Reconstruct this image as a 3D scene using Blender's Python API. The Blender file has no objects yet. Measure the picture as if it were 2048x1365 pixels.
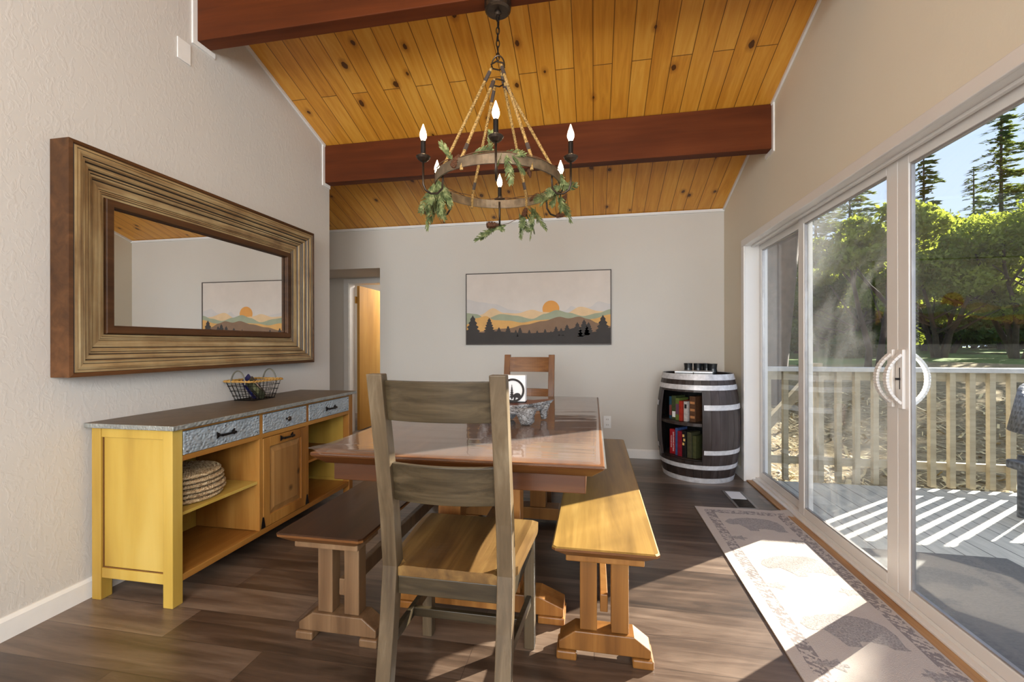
import bpy, math, random
import numpy as np
from mathutils import Vector, Matrix
random.seed(7); rng = np.random.default_rng(7)
PI = math.pi
S = bpy.context.scene
C = S.collection

# ------------------------------------------------------------------ camera
H_CAM, F_PX, YAW, ROLL = 1.15, 875.0, 0.1842, 0.0018
cam_data = bpy.data.cameras.new('camera')
cam = bpy.data.objects.new('camera', cam_data); C.objects.link(cam)
cam_data.sensor_width = 36.0
cam_data.lens = F_PX / 2048.0 * 36.0
cam_data.shift_y = (689.4 - 682.5) / 2048.0
cam_data.clip_start = 0.05; cam_data.clip_end = 500
cam.location = (0, 0, H_CAM)
cam.rotation_euler = (Matrix.Rotation(YAW, 3, 'Z') @ Matrix.Rotation(PI/2, 3, 'X') @ Matrix.Rotation(-ROLL, 3, 'Z')).to_euler()
S.camera = cam

# ------------------------------------------------------------------ light
SUN_AZ, SUN_EL = math.radians(39.6), math.radians(23.6)
sun_dir = Vector((math.cos(SUN_EL)*math.cos(SUN_AZ), math.cos(SUN_EL)*math.sin(SUN_AZ), math.sin(SUN_EL)))
sd = bpy.data.lights.new('sun', 'SUN'); sd.energy = 21.5; sd.angle = math.radians(0.5); sd.color = (1.0, 0.93, 0.82)
so = bpy.data.objects.new('sun', sd); C.objects.link(so)
so.rotation_euler = sun_dir.to_track_quat('Z', 'Y').to_euler(); so.location = sun_dir*60

W = bpy.data.worlds.new('sky'); S.world = W; W.use_nodes = True
wn = W.node_tree; wn.nodes.clear()
wo = wn.nodes.new('ShaderNodeOutputWorld'); wb = wn.nodes.new('ShaderNodeBackground')
tc = wn.nodes.new('ShaderNodeTexCoord'); sx = wn.nodes.new('ShaderNodeSeparateXYZ'); wr = wn.nodes.new('ShaderNodeValToRGB')
wn.links.new(tc.outputs['Generated'], sx.inputs[0]); wn.links.new(sx.outputs['Z'], wr.inputs[0])
wr.color_ramp.elements[0].position = 0.0; wr.color_ramp.elements[0].color = (0.60, 0.71, 0.88, 1)
wr.color_ramp.elements[1].position = 0.7; wr.color_ramp.elements[1].color = (0.42, 0.55, 0.84, 1)
wn.links.new(wr.outputs[0], wb.inputs[0]); wb.inputs[1].default_value = 1.12
wn.links.new(wb.outputs[0], wo.inputs[0])

def area(name, loc, rot, sx_, sy_, energy, col=(1, 1, 1), portal=False):
    l = bpy.data.lights.new(name, 'AREA'); l.shape = 'RECTANGLE'; l.size = sx_; l.size_y = sy_
    l.energy = energy; l.color = col
    if portal: l.cycles.is_portal = True
    o = bpy.data.objects.new(name, l); C.objects.link(o); o.location = loc; o.rotation_euler = rot
    return o
# main interior fill lamp, added behind the camera at the rear window
area('rear_fill', (-0.5, -3.92, 1.75), (PI/2, 0, 0), 3.2, 2.3, 225, (0.90, 0.97, 1.0))
# fill lamp added by the side wall behind the camera; no window there
area('side_fill', (1.22, -2.1, 2.3), (0, PI/2, 0), 1.8, 2.6, 115, (0.92, 0.98, 1.0))
area('door_portal', (1.44, 2.1, 1.0), (0, PI/2, 0), 1.95, 3.7, 1, portal=True)

S.view_settings.view_transform = 'Standard'; S.view_settings.look = 'None'
S.view_settings.gamma = 1.0; S.view_settings.use_curve_mapping = False
S.view_settings.exposure = 0.48
cy = S.cycles
cy.use_denoising = True
cy.max_bounces = 10; cy.diffuse_bounces = 5; cy.glossy_bounces = 5; cy.transparent_max_bounces = 16; cy.transmission_bounces = 6
cy.sample_clamp_indirect = 6.0; cy.caustics_reflective = False; cy.caustics_refractive = False

# ------------------------------------------------------------------ materials
def srgb(r, g, b):
    f = lambda v: (v/255/12.92) if v/255 <= 0.04045 else ((v/255+0.055)/1.055)**2.4
    return (f(r), f(g), f(b), 1)

class NT:
    """small node helper"""
    def __init__(s, name):
        s.m = bpy.data.materials.new(name); s.m.use_nodes = True
        s.t = s.m.node_tree; s.t.nodes.clear()
        s.out = s.t.nodes.new('ShaderNodeOutputMaterial')
    def n(s, typ, **kw):
        nd = s.t.nodes.new('ShaderNode'+typ)
        for k, v in kw.items(): setattr(nd, k, v)
        return nd
    def put(s, sock, v):
        if isinstance(v, bpy.types.NodeSocket): s.t.links.new(v, sock)
        elif v is not None: sock.default_value = v
    def math(s, op, a, b=None, c=None):
        nd = s.n('Math', operation=op); s.put(nd.inputs[0], a)
        if b is not None: s.put(nd.inputs[1], b)
        if c is not None: s.put(nd.inputs[2], c)
        return nd.outputs[0]
    def coord(s, kind='Object', scale=(1, 1, 1), loc=(0, 0, 0)):
        if kind == 'World': o = s.n('NewGeometry').outputs['Position']
        else: o = s.n('TexCoord').outputs[kind]
        mp = s.n('Mapping'); s.t.links.new(o, mp.inputs[0]); mp.inputs['Scale'].default_value = scale; mp.inputs['Location'].default_value = loc
        return mp.outputs[0]
    def noise(s, vec, scale=5, detail=4, rough=0.55, dist=0.0):
        nd = s.n('TexNoise'); s.put(nd.inputs['Vector'], vec); nd.inputs['Scale'].default_value = scale
        nd.inputs['Detail'].default_value = detail; nd.inputs['Roughness'].default_value = rough; nd.inputs['Distortion'].default_value = dist
        return nd.outputs['Fac']
    def ramp(s, fac, stops):
        nd = s.n('ValToRGB'); s.put(nd.inputs[0], fac); e = nd.color_ramp.elements
        while len(e) < len(stops): e.new(0.5)
        for el, (p, c) in zip(e, stops):
            el.position = p; el.color = c if len(c) == 4 else (*c, 1)
        return nd.outputs[0]
    def mix(s, fac, a, b, blend='MIX'):
        nd = s.n('Mix', data_type='RGBA', blend_type=blend); s.put(nd.inputs[0], fac); s.put(nd.inputs[6], a); s.put(nd.inputs[7], b)
        return nd.outputs[2]
    def bump(s, h, strength=0.3, dist=0.01):
        nd = s.n('Bump'); s.put(nd.inputs['Height'], h); nd.inputs['Strength'].default_value = strength; nd.inputs['Distance'].default_value = dist
        return nd.outputs[0]
    def bsdf(s, col, rough=0.6, metal=0.0, normal=None, coat=0.0, spec=0.5, **kw):
        b = s.n('BsdfPrincipled'); s.put(b.inputs['Base Color'], col); s.put(b.inputs['Roughness'], rough); s.put(b.inputs['Metallic'], metal)
        b.inputs['Specular IOR Level'].default_value = spec
        b.inputs['Coat Weight'].default_value = coat; b.inputs['Coat Roughness'].default_value = 0.08
        if normal: s.t.links.new(normal, b.inputs['Normal'])
        for k, v in kw.items(): s.put(b.inputs[k.replace('_', ' ')], v)
        s.t.links.new(b.outputs[0], s.out.inputs[0]); return b

def plain(name, col, rough=0.6, metal=0.0, var=0.12, nscale=12, coat=0.0, spec=0.5, bump=0.0, bscale=60):
    m = NT(name); v = m.noise(m.coord(), nscale, 4)
    lo = tuple(c*(1-var) for c in col[:3])+(1,); hi = tuple(min(1, c*(1+var)) for c in col[:3])+(1,)
    c = m.ramp(v, [(0.3, lo), (0.7, hi)])
    nrm = m.bump(m.noise(m.coord(), bscale, 3), bump, 0.004) if bump else None
    m.bsdf(c, rough, metal, nrm, coat, spec); return m.m

def wood(name, dark, mid, light, axis='Y', rough=0.45, coat=0.0, scale=1.0, grain=1.0, knots=False, bumps=0.15, spec=0.28, blotch=0.5):
    m = NT(name); coat *= 0.35
    st = {'X': (0.06, 1, 1), 'Y': (1, 0.06, 1), 'Z': (1, 1, 0.06)}[axis]
    v = m.coord('Object', tuple(a*scale for a in st))
    n1 = m.noise(v, 28*grain, 6, 0.62, 0.6)
    n2 = m.noise(m.coord('Object', tuple((a**0.45)*scale for a in st)), 5, 3, 0.5)
    fac = m.math('ADD', m.math('MULTIPLY', n1, 1-blotch), m.math('MULTIPLY', n2, blotch))
    col = m.ramp(fac, [(0.34, dark), (0.5, mid), (0.66, light)])
    if knots:
        vo = m.n('TexVoronoi'); m.put(vo.inputs['Vector'], m.coord('Object', (1, 1, 1))); vo.inputs['Scale'].default_value = 3
        k = m.ramp(vo.outputs['Distance'], [(0.03, (1, 1, 1, 1)), (0.08, (0, 0, 0, 1))])
        col = m.mix(k, col, tuple(c*0.35 for c in dark[:3])+(1,))
    m.bsdf(col, rough, 0, m.bump(n1, bumps, 0.002), coat, spec); return m.m

def wall_mat(name, col, bs=0.10):
    m = NT(name); v = m.coord('World')
    big = m.noise(v, 1.3, 3)
    c = m.mix(big, tuple(x*0.95 for x in col[:3])+(1,), tuple(min(1, x*1.04) for x in col[:3])+(1,))
    h = m.noise(m.coord('World', (1, 1, 0.55)), 34, 3, 0.5, 1.2)
    h2 = m.ramp(h, [(0.5, (0, 0, 0, 1)), (0.62, (1, 1, 1, 1))])
    m.bsdf(c, 0.75, 0, m.bump(h2, bs, 0.006), 0, 0.3); return m.m

M = {}
M['wall'] = wall_mat('greige_wall_paint', srgb(199, 194, 189))
M['wall_back'] = wall_mat('greige_wall_paint_smooth', srgb(206, 200, 192), 0.05)
M['white'] = plain('white_gloss_trim', srgb(228, 226, 224), 0.35, var=0.03)
M['vinyl'] = plain('white_vinyl_frame', srgb(224, 220, 216), 0.28, var=0.02, nscale=4)
M['metal_track'] = plain('door_track_aluminium', srgb(165, 160, 158), 0.35, 0.6)
M['tan_strip'] = wood('tan_threshold_strip', srgb(120, 85, 50), srgb(165, 120, 75), srgb(190, 150, 100), 'Y')
M['black_metal'] = plain('black_iron', srgb(38, 33, 31), 0.42, 0.75, var=0.2)
M['bronze'] = plain('dark_bronze', srgb(70, 60, 52), 0.35, 0.8, var=0.25, nscale=20)
M['beam'] = wood('dark_red_stained_beam', srgb(66, 29, 10), srgb(90, 42, 16), srgb(112, 57, 26), 'X', 0.6, 0.0, 0.5, 0.8, blotch=0.6, spec=0.15)

def ceiling_mat():
    m = NT('knotty_pine_ceiling')
    pos = m.n('NewGeometry').outputs['Position']
    sp = m.n('SeparateXYZ'); m.t.links.new(pos, sp.inputs[0])
    cb = m.n('CombineXYZ'); m.t.links.new(sp.outputs['Y'], cb.inputs[0]); m.t.links.new(sp.outputs['X'], cb.inputs[1])
    br = m.n('TexBrick'); br.offset = 0.37; br.offset_frequency = 2; br.squash = 1
    m.t.links.new(cb.outputs[0], br.inputs['Vector'])
    br.inputs['Scale'].default_value = 1; br.inputs['Brick Width'].default_value = 4.7; br.inputs['Row Height'].default_value = 0.125
    br.inputs['Mortar Size'].default_value = 0.0028; br.inputs['Mortar Smooth'].default_value = 0.2; br.inputs['Bias'].default_value = 0
    br.inputs['Color1'].default_value = (0, 0, 0, 1); br.inputs['Color2'].default_value = (1, 1, 1, 1); br.inputs['Mortar'].default_value = (0.5, 0.5, 0.5, 1)
    board = m.math('FLOOR', m.math('DIVIDE', sp.outputs['X'], 0.125))
    cb2 = m.n('CombineXYZ'); m.put(cb2.inputs[0], m.math('MULTIPLY', sp.outputs['X'], 9.0)); m.put(cb2.inputs[1], m.math('MULTIPLY', sp.outputs['Y'], 0.8)); m.put(cb2.inputs[2], m.math('MULTIPLY', board, 7.3))
    g = m.noise(cb2.outputs[0], 2.2, 6, 0.6, 1.4)
    wv = m.n('TexNoise'); m.t.links.new(cb2.outputs[0], wv.inputs['Vector']); wv.inputs['Scale'].default_value = 9; wv.inputs['Detail'].default_value = 3
    f = m.math('ADD', m.math('MULTIPLY', g, 0.75), m.math('MULTIPLY', br.outputs['Color'], 0.22))
    f = m.math('ADD', f, m.math('MULTIPLY', wv.outputs['Fac'], 0.12))
    col = m.ramp(f, [(0.22, srgb(180, 112, 32)), (0.52, srgb(214, 148, 52)), (0.86, srgb(234, 178, 80))])
    # knots
    cb3 = m.n('CombineXYZ'); m.put(cb3.inputs[0], m.math('MULTIPLY', sp.outputs['X'], 3.0)); m.put(cb3.inputs[1], m.math('MULTIPLY', sp.outputs['Y'], 2.1))
    vo = m.n('TexVoronoi'); vo.voronoi_dimensions = '2D'; m.t.links.new(cb3.outputs[0], vo.inputs['Vector']); vo.inputs['Scale'].default_value = 1.0; vo.inputs['Randomness'].default_value = 1.0
    wob = m.math('ADD', vo.outputs['Distance'], m.math('MULTIPLY', m.math('SUBTRACT', m.noise(pos, 30, 2), 0.5), 0.05))
    spc = m.n('SeparateColor'); m.t.links.new(vo.outputs['Color'], spc.inputs[0])
    rad = m.math('MULTIPLY_ADD', spc.outputs[0], 0.035, 0.022)
    halo = m.math('SUBTRACT', 1.0, m.math('MULTIPLY', m.math('SUBTRACT', wob, rad), 14.0)); 
    core = m.math('LESS_THAN', wob, rad)
    col = m.mix(m.math('MULTIPLY', m.math('MINIMUM', m.math('MAXIMUM', halo, 0.0), 1.0), 0.55), col, srgb(128, 68, 20))
    col = m.mix(m.math('MULTIPLY', core, 0.85), col, srgb(58, 26, 10))
    col = m.mix(m.math('MULTIPLY', br.outputs['Fac'], 0.8), col, srgb(70, 34, 10))
    nrm = m.bump(m.math('SUBTRACT', 1.0, br.outputs['Fac']), 0.5, 0.006)
    m.bsdf(col, 0.42, 0, nrm, 0.15, 0.4); return m.m
M['ceiling'] = ceiling_mat()

def floor_mat():
    m = NT('rustic_vinyl_plank_floor')
    pos = m.n('NewGeometry').outputs['Position']
    sp = m.n('SeparateXYZ'); m.t.links.new(pos, sp.inputs[0])
    br = m.n('TexBrick'); br.offset = 0.37; m.t.links.new(pos, br.inputs['Vector'])
    br.inputs['Scale'].default_value = 1; br.inputs['Brick Width'].default_value = 1.22; br.inputs['Row Height'].default_value = 0.18
    br.inputs['Mortar Size'].default_value = 0.0014; br.inputs['Mortar Smooth'].default_value = 0.3
    br.inputs['Color1'].default_value = (0, 0, 0, 1); br.inputs['Color2'].default_value = (1, 1, 1, 1); br.inputs['Mortar'].default_value = (0.4, 0.4, 0.4, 1)
    row = m.math('FLOOR', m.math('DIVIDE', sp.outputs['Y'], 0.18))
    cb = m.n('CombineXYZ'); m.put(cb.inputs[0], m.math('MULTIPLY', sp.outputs['X'], 0.9)); m.put(cb.inputs[1], m.math('MULTIPLY', sp.outputs['Y'], 9.0)); m.put(cb.inputs[2], m.math('MULTIPLY', row, 3.7))
    g = m.noise(cb.outputs[0], 1.8, 6, 0.6, 0.8)
    fine = m.noise(m.coord('World', (2, 40, 1)), 6, 3)
    f = m.math('ADD', m.math('MULTIPLY', g, 0.74), m.math('MULTIPLY', br.outputs['Color'], 0.30))
    f = m.math('ADD', f, m.math('MULTIPLY', m.math('SUBTRACT', fine, 0.5), 0.15))
    col = m.ramp(f, [(0.28, srgb(48, 36, 28)), (0.46, srgb(80, 63, 51)), (0.62, srgb(108, 90, 76)), (0.8, srgb(140, 120, 103))])
    col = m.mix(m.math('MULTIPLY', br.outputs['Fac'], 0.7), col, srgb(40, 28, 22))
    nrm = m.bump(m.math('ADD', g, m.math('MULTIPLY', m.math('SUBTRACT', 1.0, br.outputs['Fac']), 0.6)), 0.22, 0.004)
    m.bsdf(col, 0.33, 0, nrm, 0.0, 0.8); return m.m
M['floor'] = floor_mat()

def glass_mat(name='window_glass', tint=(0.97, 0.985, 0.98), rough=0.0, fac_scale=1.0, haze=0.0):
    m = NT(name)
    tr = m.n('BsdfTransparent'); tr.inputs[0].default_value = (*tint, 1)
    gl = m.n('BsdfGlossy'); gl.inputs['Roughness'].default_value = rough; gl.inputs['Color'].default_value = (1, 1, 1, 1)
    fr = m.n('Fresnel'); m.put(fr.inputs[0], m.math('MULTIPLY_ADD', m.n('NewGeometry').outputs['Backfacing'], 1/1.5-1.5, 1.5))
    mx = m.n('MixShader'); m.put(mx.inputs[0], m.math('MINIMUM', m.math('MULTIPLY', fr.outputs[0], fac_scale), 1.0)); m.t.links.new(tr.outputs[0], mx.inputs[1]); m.t.links.new(gl.outputs[0], mx.inputs[2])
    last = mx.outputs[0]
    if haze:
        df = m.n('BsdfDiffuse'); df.inputs[0].default_value = (0.9, 0.92, 0.92, 1)
        sm = m.noise(m.coord('World', (1, 1.0, 0.6)), 2.2, 4, 0.6, 1.2)
        hz = m.ramp(sm, [(0.42, (0, 0, 0, 1)), (0.75, (haze, haze, haze, 1))])
        m2 = m.n('MixShader'); m.put(m2.inputs[0], hz); m.t.links.new(last, m2.inputs[1]); m.t.links.new(df.outputs[0], m2.inputs[2]); last = m2.outputs[0]
    m.t.links.new(last, m.out.inputs[0]); return m.m
M['glass'] = glass_mat(fac_scale=0.8)
M['glass_glare'] = glass_mat('glare_window_glass', fac_scale=0.9, haze=0.28)  # pale haze mixed into the pane stands in for glare

def emit(name, col, st):
    m = NT(name); e = m.n('Emission'); e.inputs[0].default_value = (*col, 1); e.inputs[1].default_value = st
    m.t.links.new(e.outputs[0], m.out.inputs[0]); return m.m
M['bulb'] = emit('lit_candle_bulb', (1.0, 0.80, 0.50), 16)

# ------------------------------------------------------------------ mesh helpers
class MB:
    def __init__(s): s.v = []; s.f = []; s.mi = []; s.cur = 0; s.pc = []
    def each(s, name, mats, parent, **kw):
        """every added piece becomes a part of its own"""
        out = []
        for vs, fs in s.pc:
            m = MB(); m.add(vs, fs, 0); out.append(m.build(name, mats, parent, **kw))
        return out
    def add(s, vs, fs, mi=None):
        s.pc.append(([tuple(p) for p in vs], [tuple(f) for f in fs]))
        b = len(s.v); s.v += [tuple(p) for p in vs]; s.f += [tuple(i+b for i in f) for f in fs]; s.mi += [s.cur if mi is None else mi]*len(fs); return s
    def box(s, x0, x1, y0, y1, z0, z1, mi=None):
        v = [(x0, y0, z0), (x1, y0, z0), (x1, y1, z0), (x0, y1, z0), (x0, y0, z1), (x1, y0, z1), (x1, y1, z1), (x0, y1, z1)]
        return s.add(v, [(0, 3, 2, 1), (4, 5, 6, 7), (0, 1, 5, 4), (1, 2, 6, 5), (2, 3, 7, 6), (3, 0, 4, 7)], mi)
    def taper(s, b, t, mi=None):
        """b=(x0,x1,y0,y1,z) bottom rect, t the same at the top"""
        v = [(b[0], b[2], b[4]), (b[1], b[2], b[4]), (b[1], b[3], b[4]), (b[0], b[3], b[4]), (t[0], t[2], t[4]), (t[1], t[2], t[4]), (t[1], t[3], t[4]), (t[0], t[3], t[4])]
        return s.add(v, [(0, 3, 2, 1), (4, 5, 6, 7), (0, 1, 5, 4), (1, 2, 6, 5), (2, 3, 7, 6), (3, 0, 4, 7)], mi)
    def prism(s, poly, axis, a, b, mi=None):
        """2D poly extruded along axis from a to b. poly coords are the two other axes in xyz order"""
        def P(p, t):
            return {'X': (t, p[0], p[1]), 'Y': (p[0], t, p[1]), 'Z': (p[0], p[1], t)}[axis]
        n = len(poly); v = [P(p, a) for p in poly]+[P(p, b) for p in poly]
        f = [tuple(range(n))[::-1], tuple(range(n, 2*n))]+[(i, (i+1) % n, n+(i+1) % n, n+i) for i in range(n)]
        return s.add(v, f, mi)
    def bar(s, p, q, w, h, up=(0, 0, 1), mi=None):
        p = Vector(p); q = Vector(q); d = (q-p).normalized(); u = Vector(up); r = d.cross(u)
        if r.length < 1e-4: r = d.cross(Vector((1, 0, 0)))
        r.normalize(); u = r.cross(d).normalized()
        v = []
        for o in (p, q):
            for a, b in ((-1, -1), (1, -1), (1, 1), (-1, 1)): v.append(o+r*a*w/2+u*b*h/2)
        return s.add(v, [(0, 3, 2, 1), (4, 5, 6, 7), (0, 1, 5, 4), (1, 2, 6, 5), (2, 3, 7, 6), (3, 0, 4, 7)], mi)
    def tube(s, pts, r, n=8, closed=False, mi=None, caps=True):
        pts = [Vector(p) for p in pts]; m = len(pts); rr = r if hasattr(r, '__len__') else [r]*m
        rings = []; prev = None
        for i, p in enumerate(pts):
            if closed: d = pts[(i+1) % m]-pts[i-1]
            else: d = pts[min(i+1, m-1)]-pts[max(i-1, 0)]
            d = d.normalized() if d.length > 1e-9 else Vector((0, 0, 1))
            if prev is None:
                a = Vector((0, 0, 1)) if abs(d.z) < 0.9 else Vector((1, 0, 0)); u = d.cross(a).normalized()
            else:
                u = prev-d*prev.dot(d); u = u.normalized() if u.length > 1e-6 else d.orthogonal().normalized()
            prev = u; w = d.cross(u)
            rings.append([p+(u*math.cos(2*PI*k/n)+w*math.sin(2*PI*k/n))*rr[i] for k in range(n)])
        v = [q for R in rings for q in R]; f = []
        for i in range(m if closed else m-1):
            j = (i+1) % m
            for k in range(n): f.append((i*n+k, i*n+(k+1) % n, j*n+(k+1) % n, j*n+k))
        if not closed and caps: f += [tuple(range(n))[::-1], tuple(range((m-1)*n, m*n))]
        return s.add(v, f, mi)
    def lathe(s, prof, n=24, c=(0, 0), a0=0, a1=2*PI, mi=None, cap=True):
        """prof list of (r,z)"""
        full = abs(a1-a0-2*PI) < 1e-6; cols = n if full else n+1
        v = [(c[0]+r*math.cos(a0+(a1-a0)*k/n), c[1]+r*math.sin(a0+(a1-a0)*k/n), z) for k in range(cols) for r, z in prof]
        m = len(prof); f = []
        for k in range(n):
            k2 = (k+1) % cols
            for i in range(m-1): f.append((k*m+i, k2*m+i, k2*m+i+1, k*m+i+1))
        if full and cap:
            if prof[0][0] > 1e-5: f.append(tuple(k*m for k in range(cols))[::-1])
            if prof[-1][0] > 1e-5: f.append(tuple(k*m+m-1 for k in range(cols)))
        return s.add(v, f, mi)
    def ball(s, c, r, n=10, mi=None, sc=(1, 1, 1)):
        prof = [(math.sin(PI*i/n)*r, -math.cos(PI*i/n)*r) for i in range(n+1)]
        b = MB().lathe(prof, n*2, cap=False)
        return s.add([(c[0]+x*sc[0], c[1]+y*sc[1], c[2]+z*sc[2]) for x, y, z in b.v], b.f, mi)
    def xf(s, mat): s.v = [tuple(mat @ Vector(p)) for p in s.v]; return s
    def build(s, name, mats, parent=None, bevel=0.0, smooth=False, seg=2, origin=None):
        if not isinstance(mats, (list, tuple)): mats = [mats]
        V = np.array(s.v, float)
        if parent is not None:
            r = parent
            while r.parent: r = r.parent
            off = np.array(r.location) if 'local' not in r else np.zeros(3)
            loc = (0, 0, 0)
        else:
            if origin is None:
                mn, mx = V.min(0), V.max(0); origin = ((mn[0]+mx[0])/2, (mn[1]+mx[1])/2, mn[2])
            off = np.array(origin); loc = origin
        me = bpy.data.meshes.new(name); me.from_pydata((V-off).tolist(), [], s.f)
        for mt in mats: me.materials.append(mt)
        if len(mats) > 1: me.polygons.foreach_set('material_index', s.mi)
        if smooth: me.polygons.foreach_set('use_smooth', [True]*len(me.polygons))
        me.update()
        o = bpy.data.objects.new(name, me); C.objects.link(o); o.location = loc
        if parent is not None: o.parent = parent
        if bevel:
            b = o.modifiers.new('bevel', 'BEVEL'); b.width = bevel; b.segments = seg; b.limit_method = 'ANGLE'; b.angle_limit = math.radians(40)
        if smooth and bevel == 0:
            pass
        return o

def tag(o, label=None, cat=None, group=None, kind=None):
    if label: o['label'] = label
    if cat: o['category'] = cat
    if group: o['group'] = group
    if kind: o['kind'] = kind
    return o
def thing(name, label, cat, loc, group=None, kind=None):
    o = bpy.data.objects.new(name, None); C.objects.link(o); o.location = loc; o.empty_display_size = 0.1
    return tag(o, label, cat, group, kind)
def struct(o, label=None):
    o['kind'] = 'structure'
    if label: o['label'] = label
    return o
def recalc(o):
    import bmesh
    bm = bmesh.new(); bm.from_mesh(o.data); bmesh.ops.recalc_face_normals(bm, faces=bm.faces); bm.to_mesh(o.data); bm.free(); return o
def copy_tree(root, loc, rz=None, label=None, group=None):
    r = root.copy(); C.objects.link(r); r.location = loc
    if rz is not None: r.rotation_euler = (0, 0, rz)
    if label: r['label'] = label
    if group: r['group'] = group
    for ch in list(root.children):
        c = ch.copy(); C.objects.link(c); c.parent = r
        for g in ch.children:
            d = g.copy(); C.objects.link(d); d.parent = c
    return r

# ------------------------------------------------------------------ room shell
XL, XR, YB, YW, YREAR = -2.264, 1.253, 4.571, 3.462, -4.0
def ceil_z(y): return 2.4715+0.3313*(YB-y) if y > -0.4 else 2.4715+0.3313*(YB+0.4)-0.3313*(-0.4-y)
YR = -0.4; ZR = ceil_z(YR+1e-6); ZREAR = ceil_z(YREAR)
struct(MB().box(-6.0, 1.42, YREAR-0.1, 6.8, -0.12, 0.0).build('floor', M['floor']))
# ceiling: two pitched slabs meeting at a ridge behind the camera
struct(MB().prism([(YB+0.12, ceil_z(YB+0.12)), (YR, ZR), (YREAR-0.1, ZREAR-0.033), (YREAR-0.1, ZREAR+0.12), (YR, ZR+0.16), (YB+0.12, ceil_z(YB)+0.12)], 'X', -6.0, 1.42).build('ceiling', M['ceiling']))
# left wall
struct(MB().prism([(YREAR, 0), (YW, 0), (YW, ceil_z(YW)), (YR, ZR), (YREAR, ZREAR)], 'X', XL-0.12, XL).build('wall_left', M['wall']))
struct(MB().prism([(YW-0.12, 0), (YW, 0), (YW, ceil_z(YW)), (YW-0.12, ceil_z(YW-0.12))], 'X', -6.0, XL-0.121).build('wall_left', M['wall_back']))
struct(MB().prism([(YW, 0), (YB, 0), (YB, ceil_z(YB)), (YW, ceil_z(YW))], 'X', -5.9, -5.78).build('wall_left', M['wall_back']))
# rear wall with the opening for the added window
rw = MB(); rw.box(-2.264, -2.1, YREAR-0.1, YREAR, 0, 2.9); rw.box(1.1, 1.253, YREAR-0.1, YREAR, 0, 2.9); rw.box(-2.1, 1.1, YREAR-0.1, YREAR, 0, 0.6); rw.box(-2.1, 1.1, YREAR-0.1, YREAR, 2.9, ZREAR); rw.box(-2.264, -2.1, YREAR-0.1, YREAR, 2.9, ZREAR); rw.box(1.1, 1.253, YREAR-0.1, YREAR, 2.9, ZREAR)
struct(rw.build('wall_rear', M['wall_back']))
wf = MB()
for x in (-2.1, -0.53, 1.04): wf.box(x, x+0.06, YREAR-0.06, YREAR-0.01, 0.6, 2.9)
wf.box(-2.04, 1.04, YREAR-0.06, YREAR-0.01, 0.6, 0.66); wf.box(-2.04, 1.04, YREAR-0.06, YREAR-0.01, 2.84, 2.9)
o = struct(wf.build('added_window_1', M['white']))  # unseen window, added to go with the rear fill lamp
MB().box(-2.04, 1.04, YREAR-0.09, YREAR-0.085, 0.66, 2.84).build('pane', M['glass'], o)
# back wall with the hallway opening
HX, HZ = -2.363, 2.015
bw = MB()
bw.prism([(HX, 0), (XR+0.17, 0), (XR+0.17, ceil_z(YB)), (-5.9, ceil_z(YB)), (-5.9, 0), (-3.45, 0), (-3.45, HZ), (HX, HZ)], 'Y', YB, YB+0.12)
recalc(struct(bw.build('wall_back', M['wall_back'])))
# right wall with the sliding door opening
DY0, DY1, DZ = 0.28, 4.0, 1.99
r = MB()
def rc(y): return ceil_z(y)
r.prism([(YREAR, 0), (DY0, 0), (DY0, DZ), (DY1, DZ), (DY1, 0), (YB, 0), (YB, rc(YB)), (YR, ZR), (YREAR, ZREAR)], 'X', XR, XR+0.165)
recalc(struct(r.build('wall_right', wall_mat('lightened_wall_paint', srgb(222, 214, 196), 0.03))))  # paint lightened here to make up for the little light reaching it
# ceiling beams
for k, (yb, zb) in enumerate(((3.387, 2.537), (2.162, 2.916), (0.937, 3.30), (-0.45, 3.70), (-1.9, 3.2))):
    zt = ceil_z(yb+0.087)+0.02
    b = MB().box(-2.262 if k else -2.262, XR-0.001, yb, yb+0.089, zb, zt)
    struct(b.build('ceiling_beam', M['beam'], bevel=0.004), 'dark stained beam crossing the pine ceiling')
# small bead trims: along ceiling/wall joints and around beams
def trim(name, f, mat=M['white'], **kw): return struct(f.build(name, mat, **kw))
tl = MB()
for (ya, yb_) in ((YW, 3.476), (3.387, 2.251), (2.162, 1.026)):
    tl.bar((XL+0.008, ya, ceil_z(ya)-0.012), (XL+0.008, yb_, ceil_z(yb_)-0.012), 0.014, 0.022)
for (y0, z0) in ((3.387, 2.537), (2.162, 2.916)):
    tl.box(XL, XL+0.01, y0-0.03, y0-0.001, z0-0.03, ceil_z(y0)-0.005); tl.box(XL, XL+0.01, y0-0.001, min(y0+0.12, YW), z0-0.03, z0-0.001)
trim('trim_1', tl)
tr = MB()
for (ya, yb_) in ((YB, 3.476), (3.387, 2.251), (2.162, 1.026)):
    tr.bar((XR-0.008, ya, ceil_z(ya)-0.012), (XR-0.008, yb_, ceil_z(yb_)-0.012), 0.014, 0.022)
for (y0, z0) in ((3.387, 2.537), (2.162, 2.916)):
    tr.box(XR-0.01, XR, y0-0.03, y0-0.001, z0-0.03, ceil_z(y0)-0.005); tr.box(XR-0.01, XR, y0-0.001, y0+0.12, z0-0.03, z0-0.001)
trim('trim_2', tr)
trim('trim_3', MB().box(-5.78, XR, YB-0.014, YB-0.001, ceil_z(YB)-0.028, ceil_z(YB)-0.002))
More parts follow.
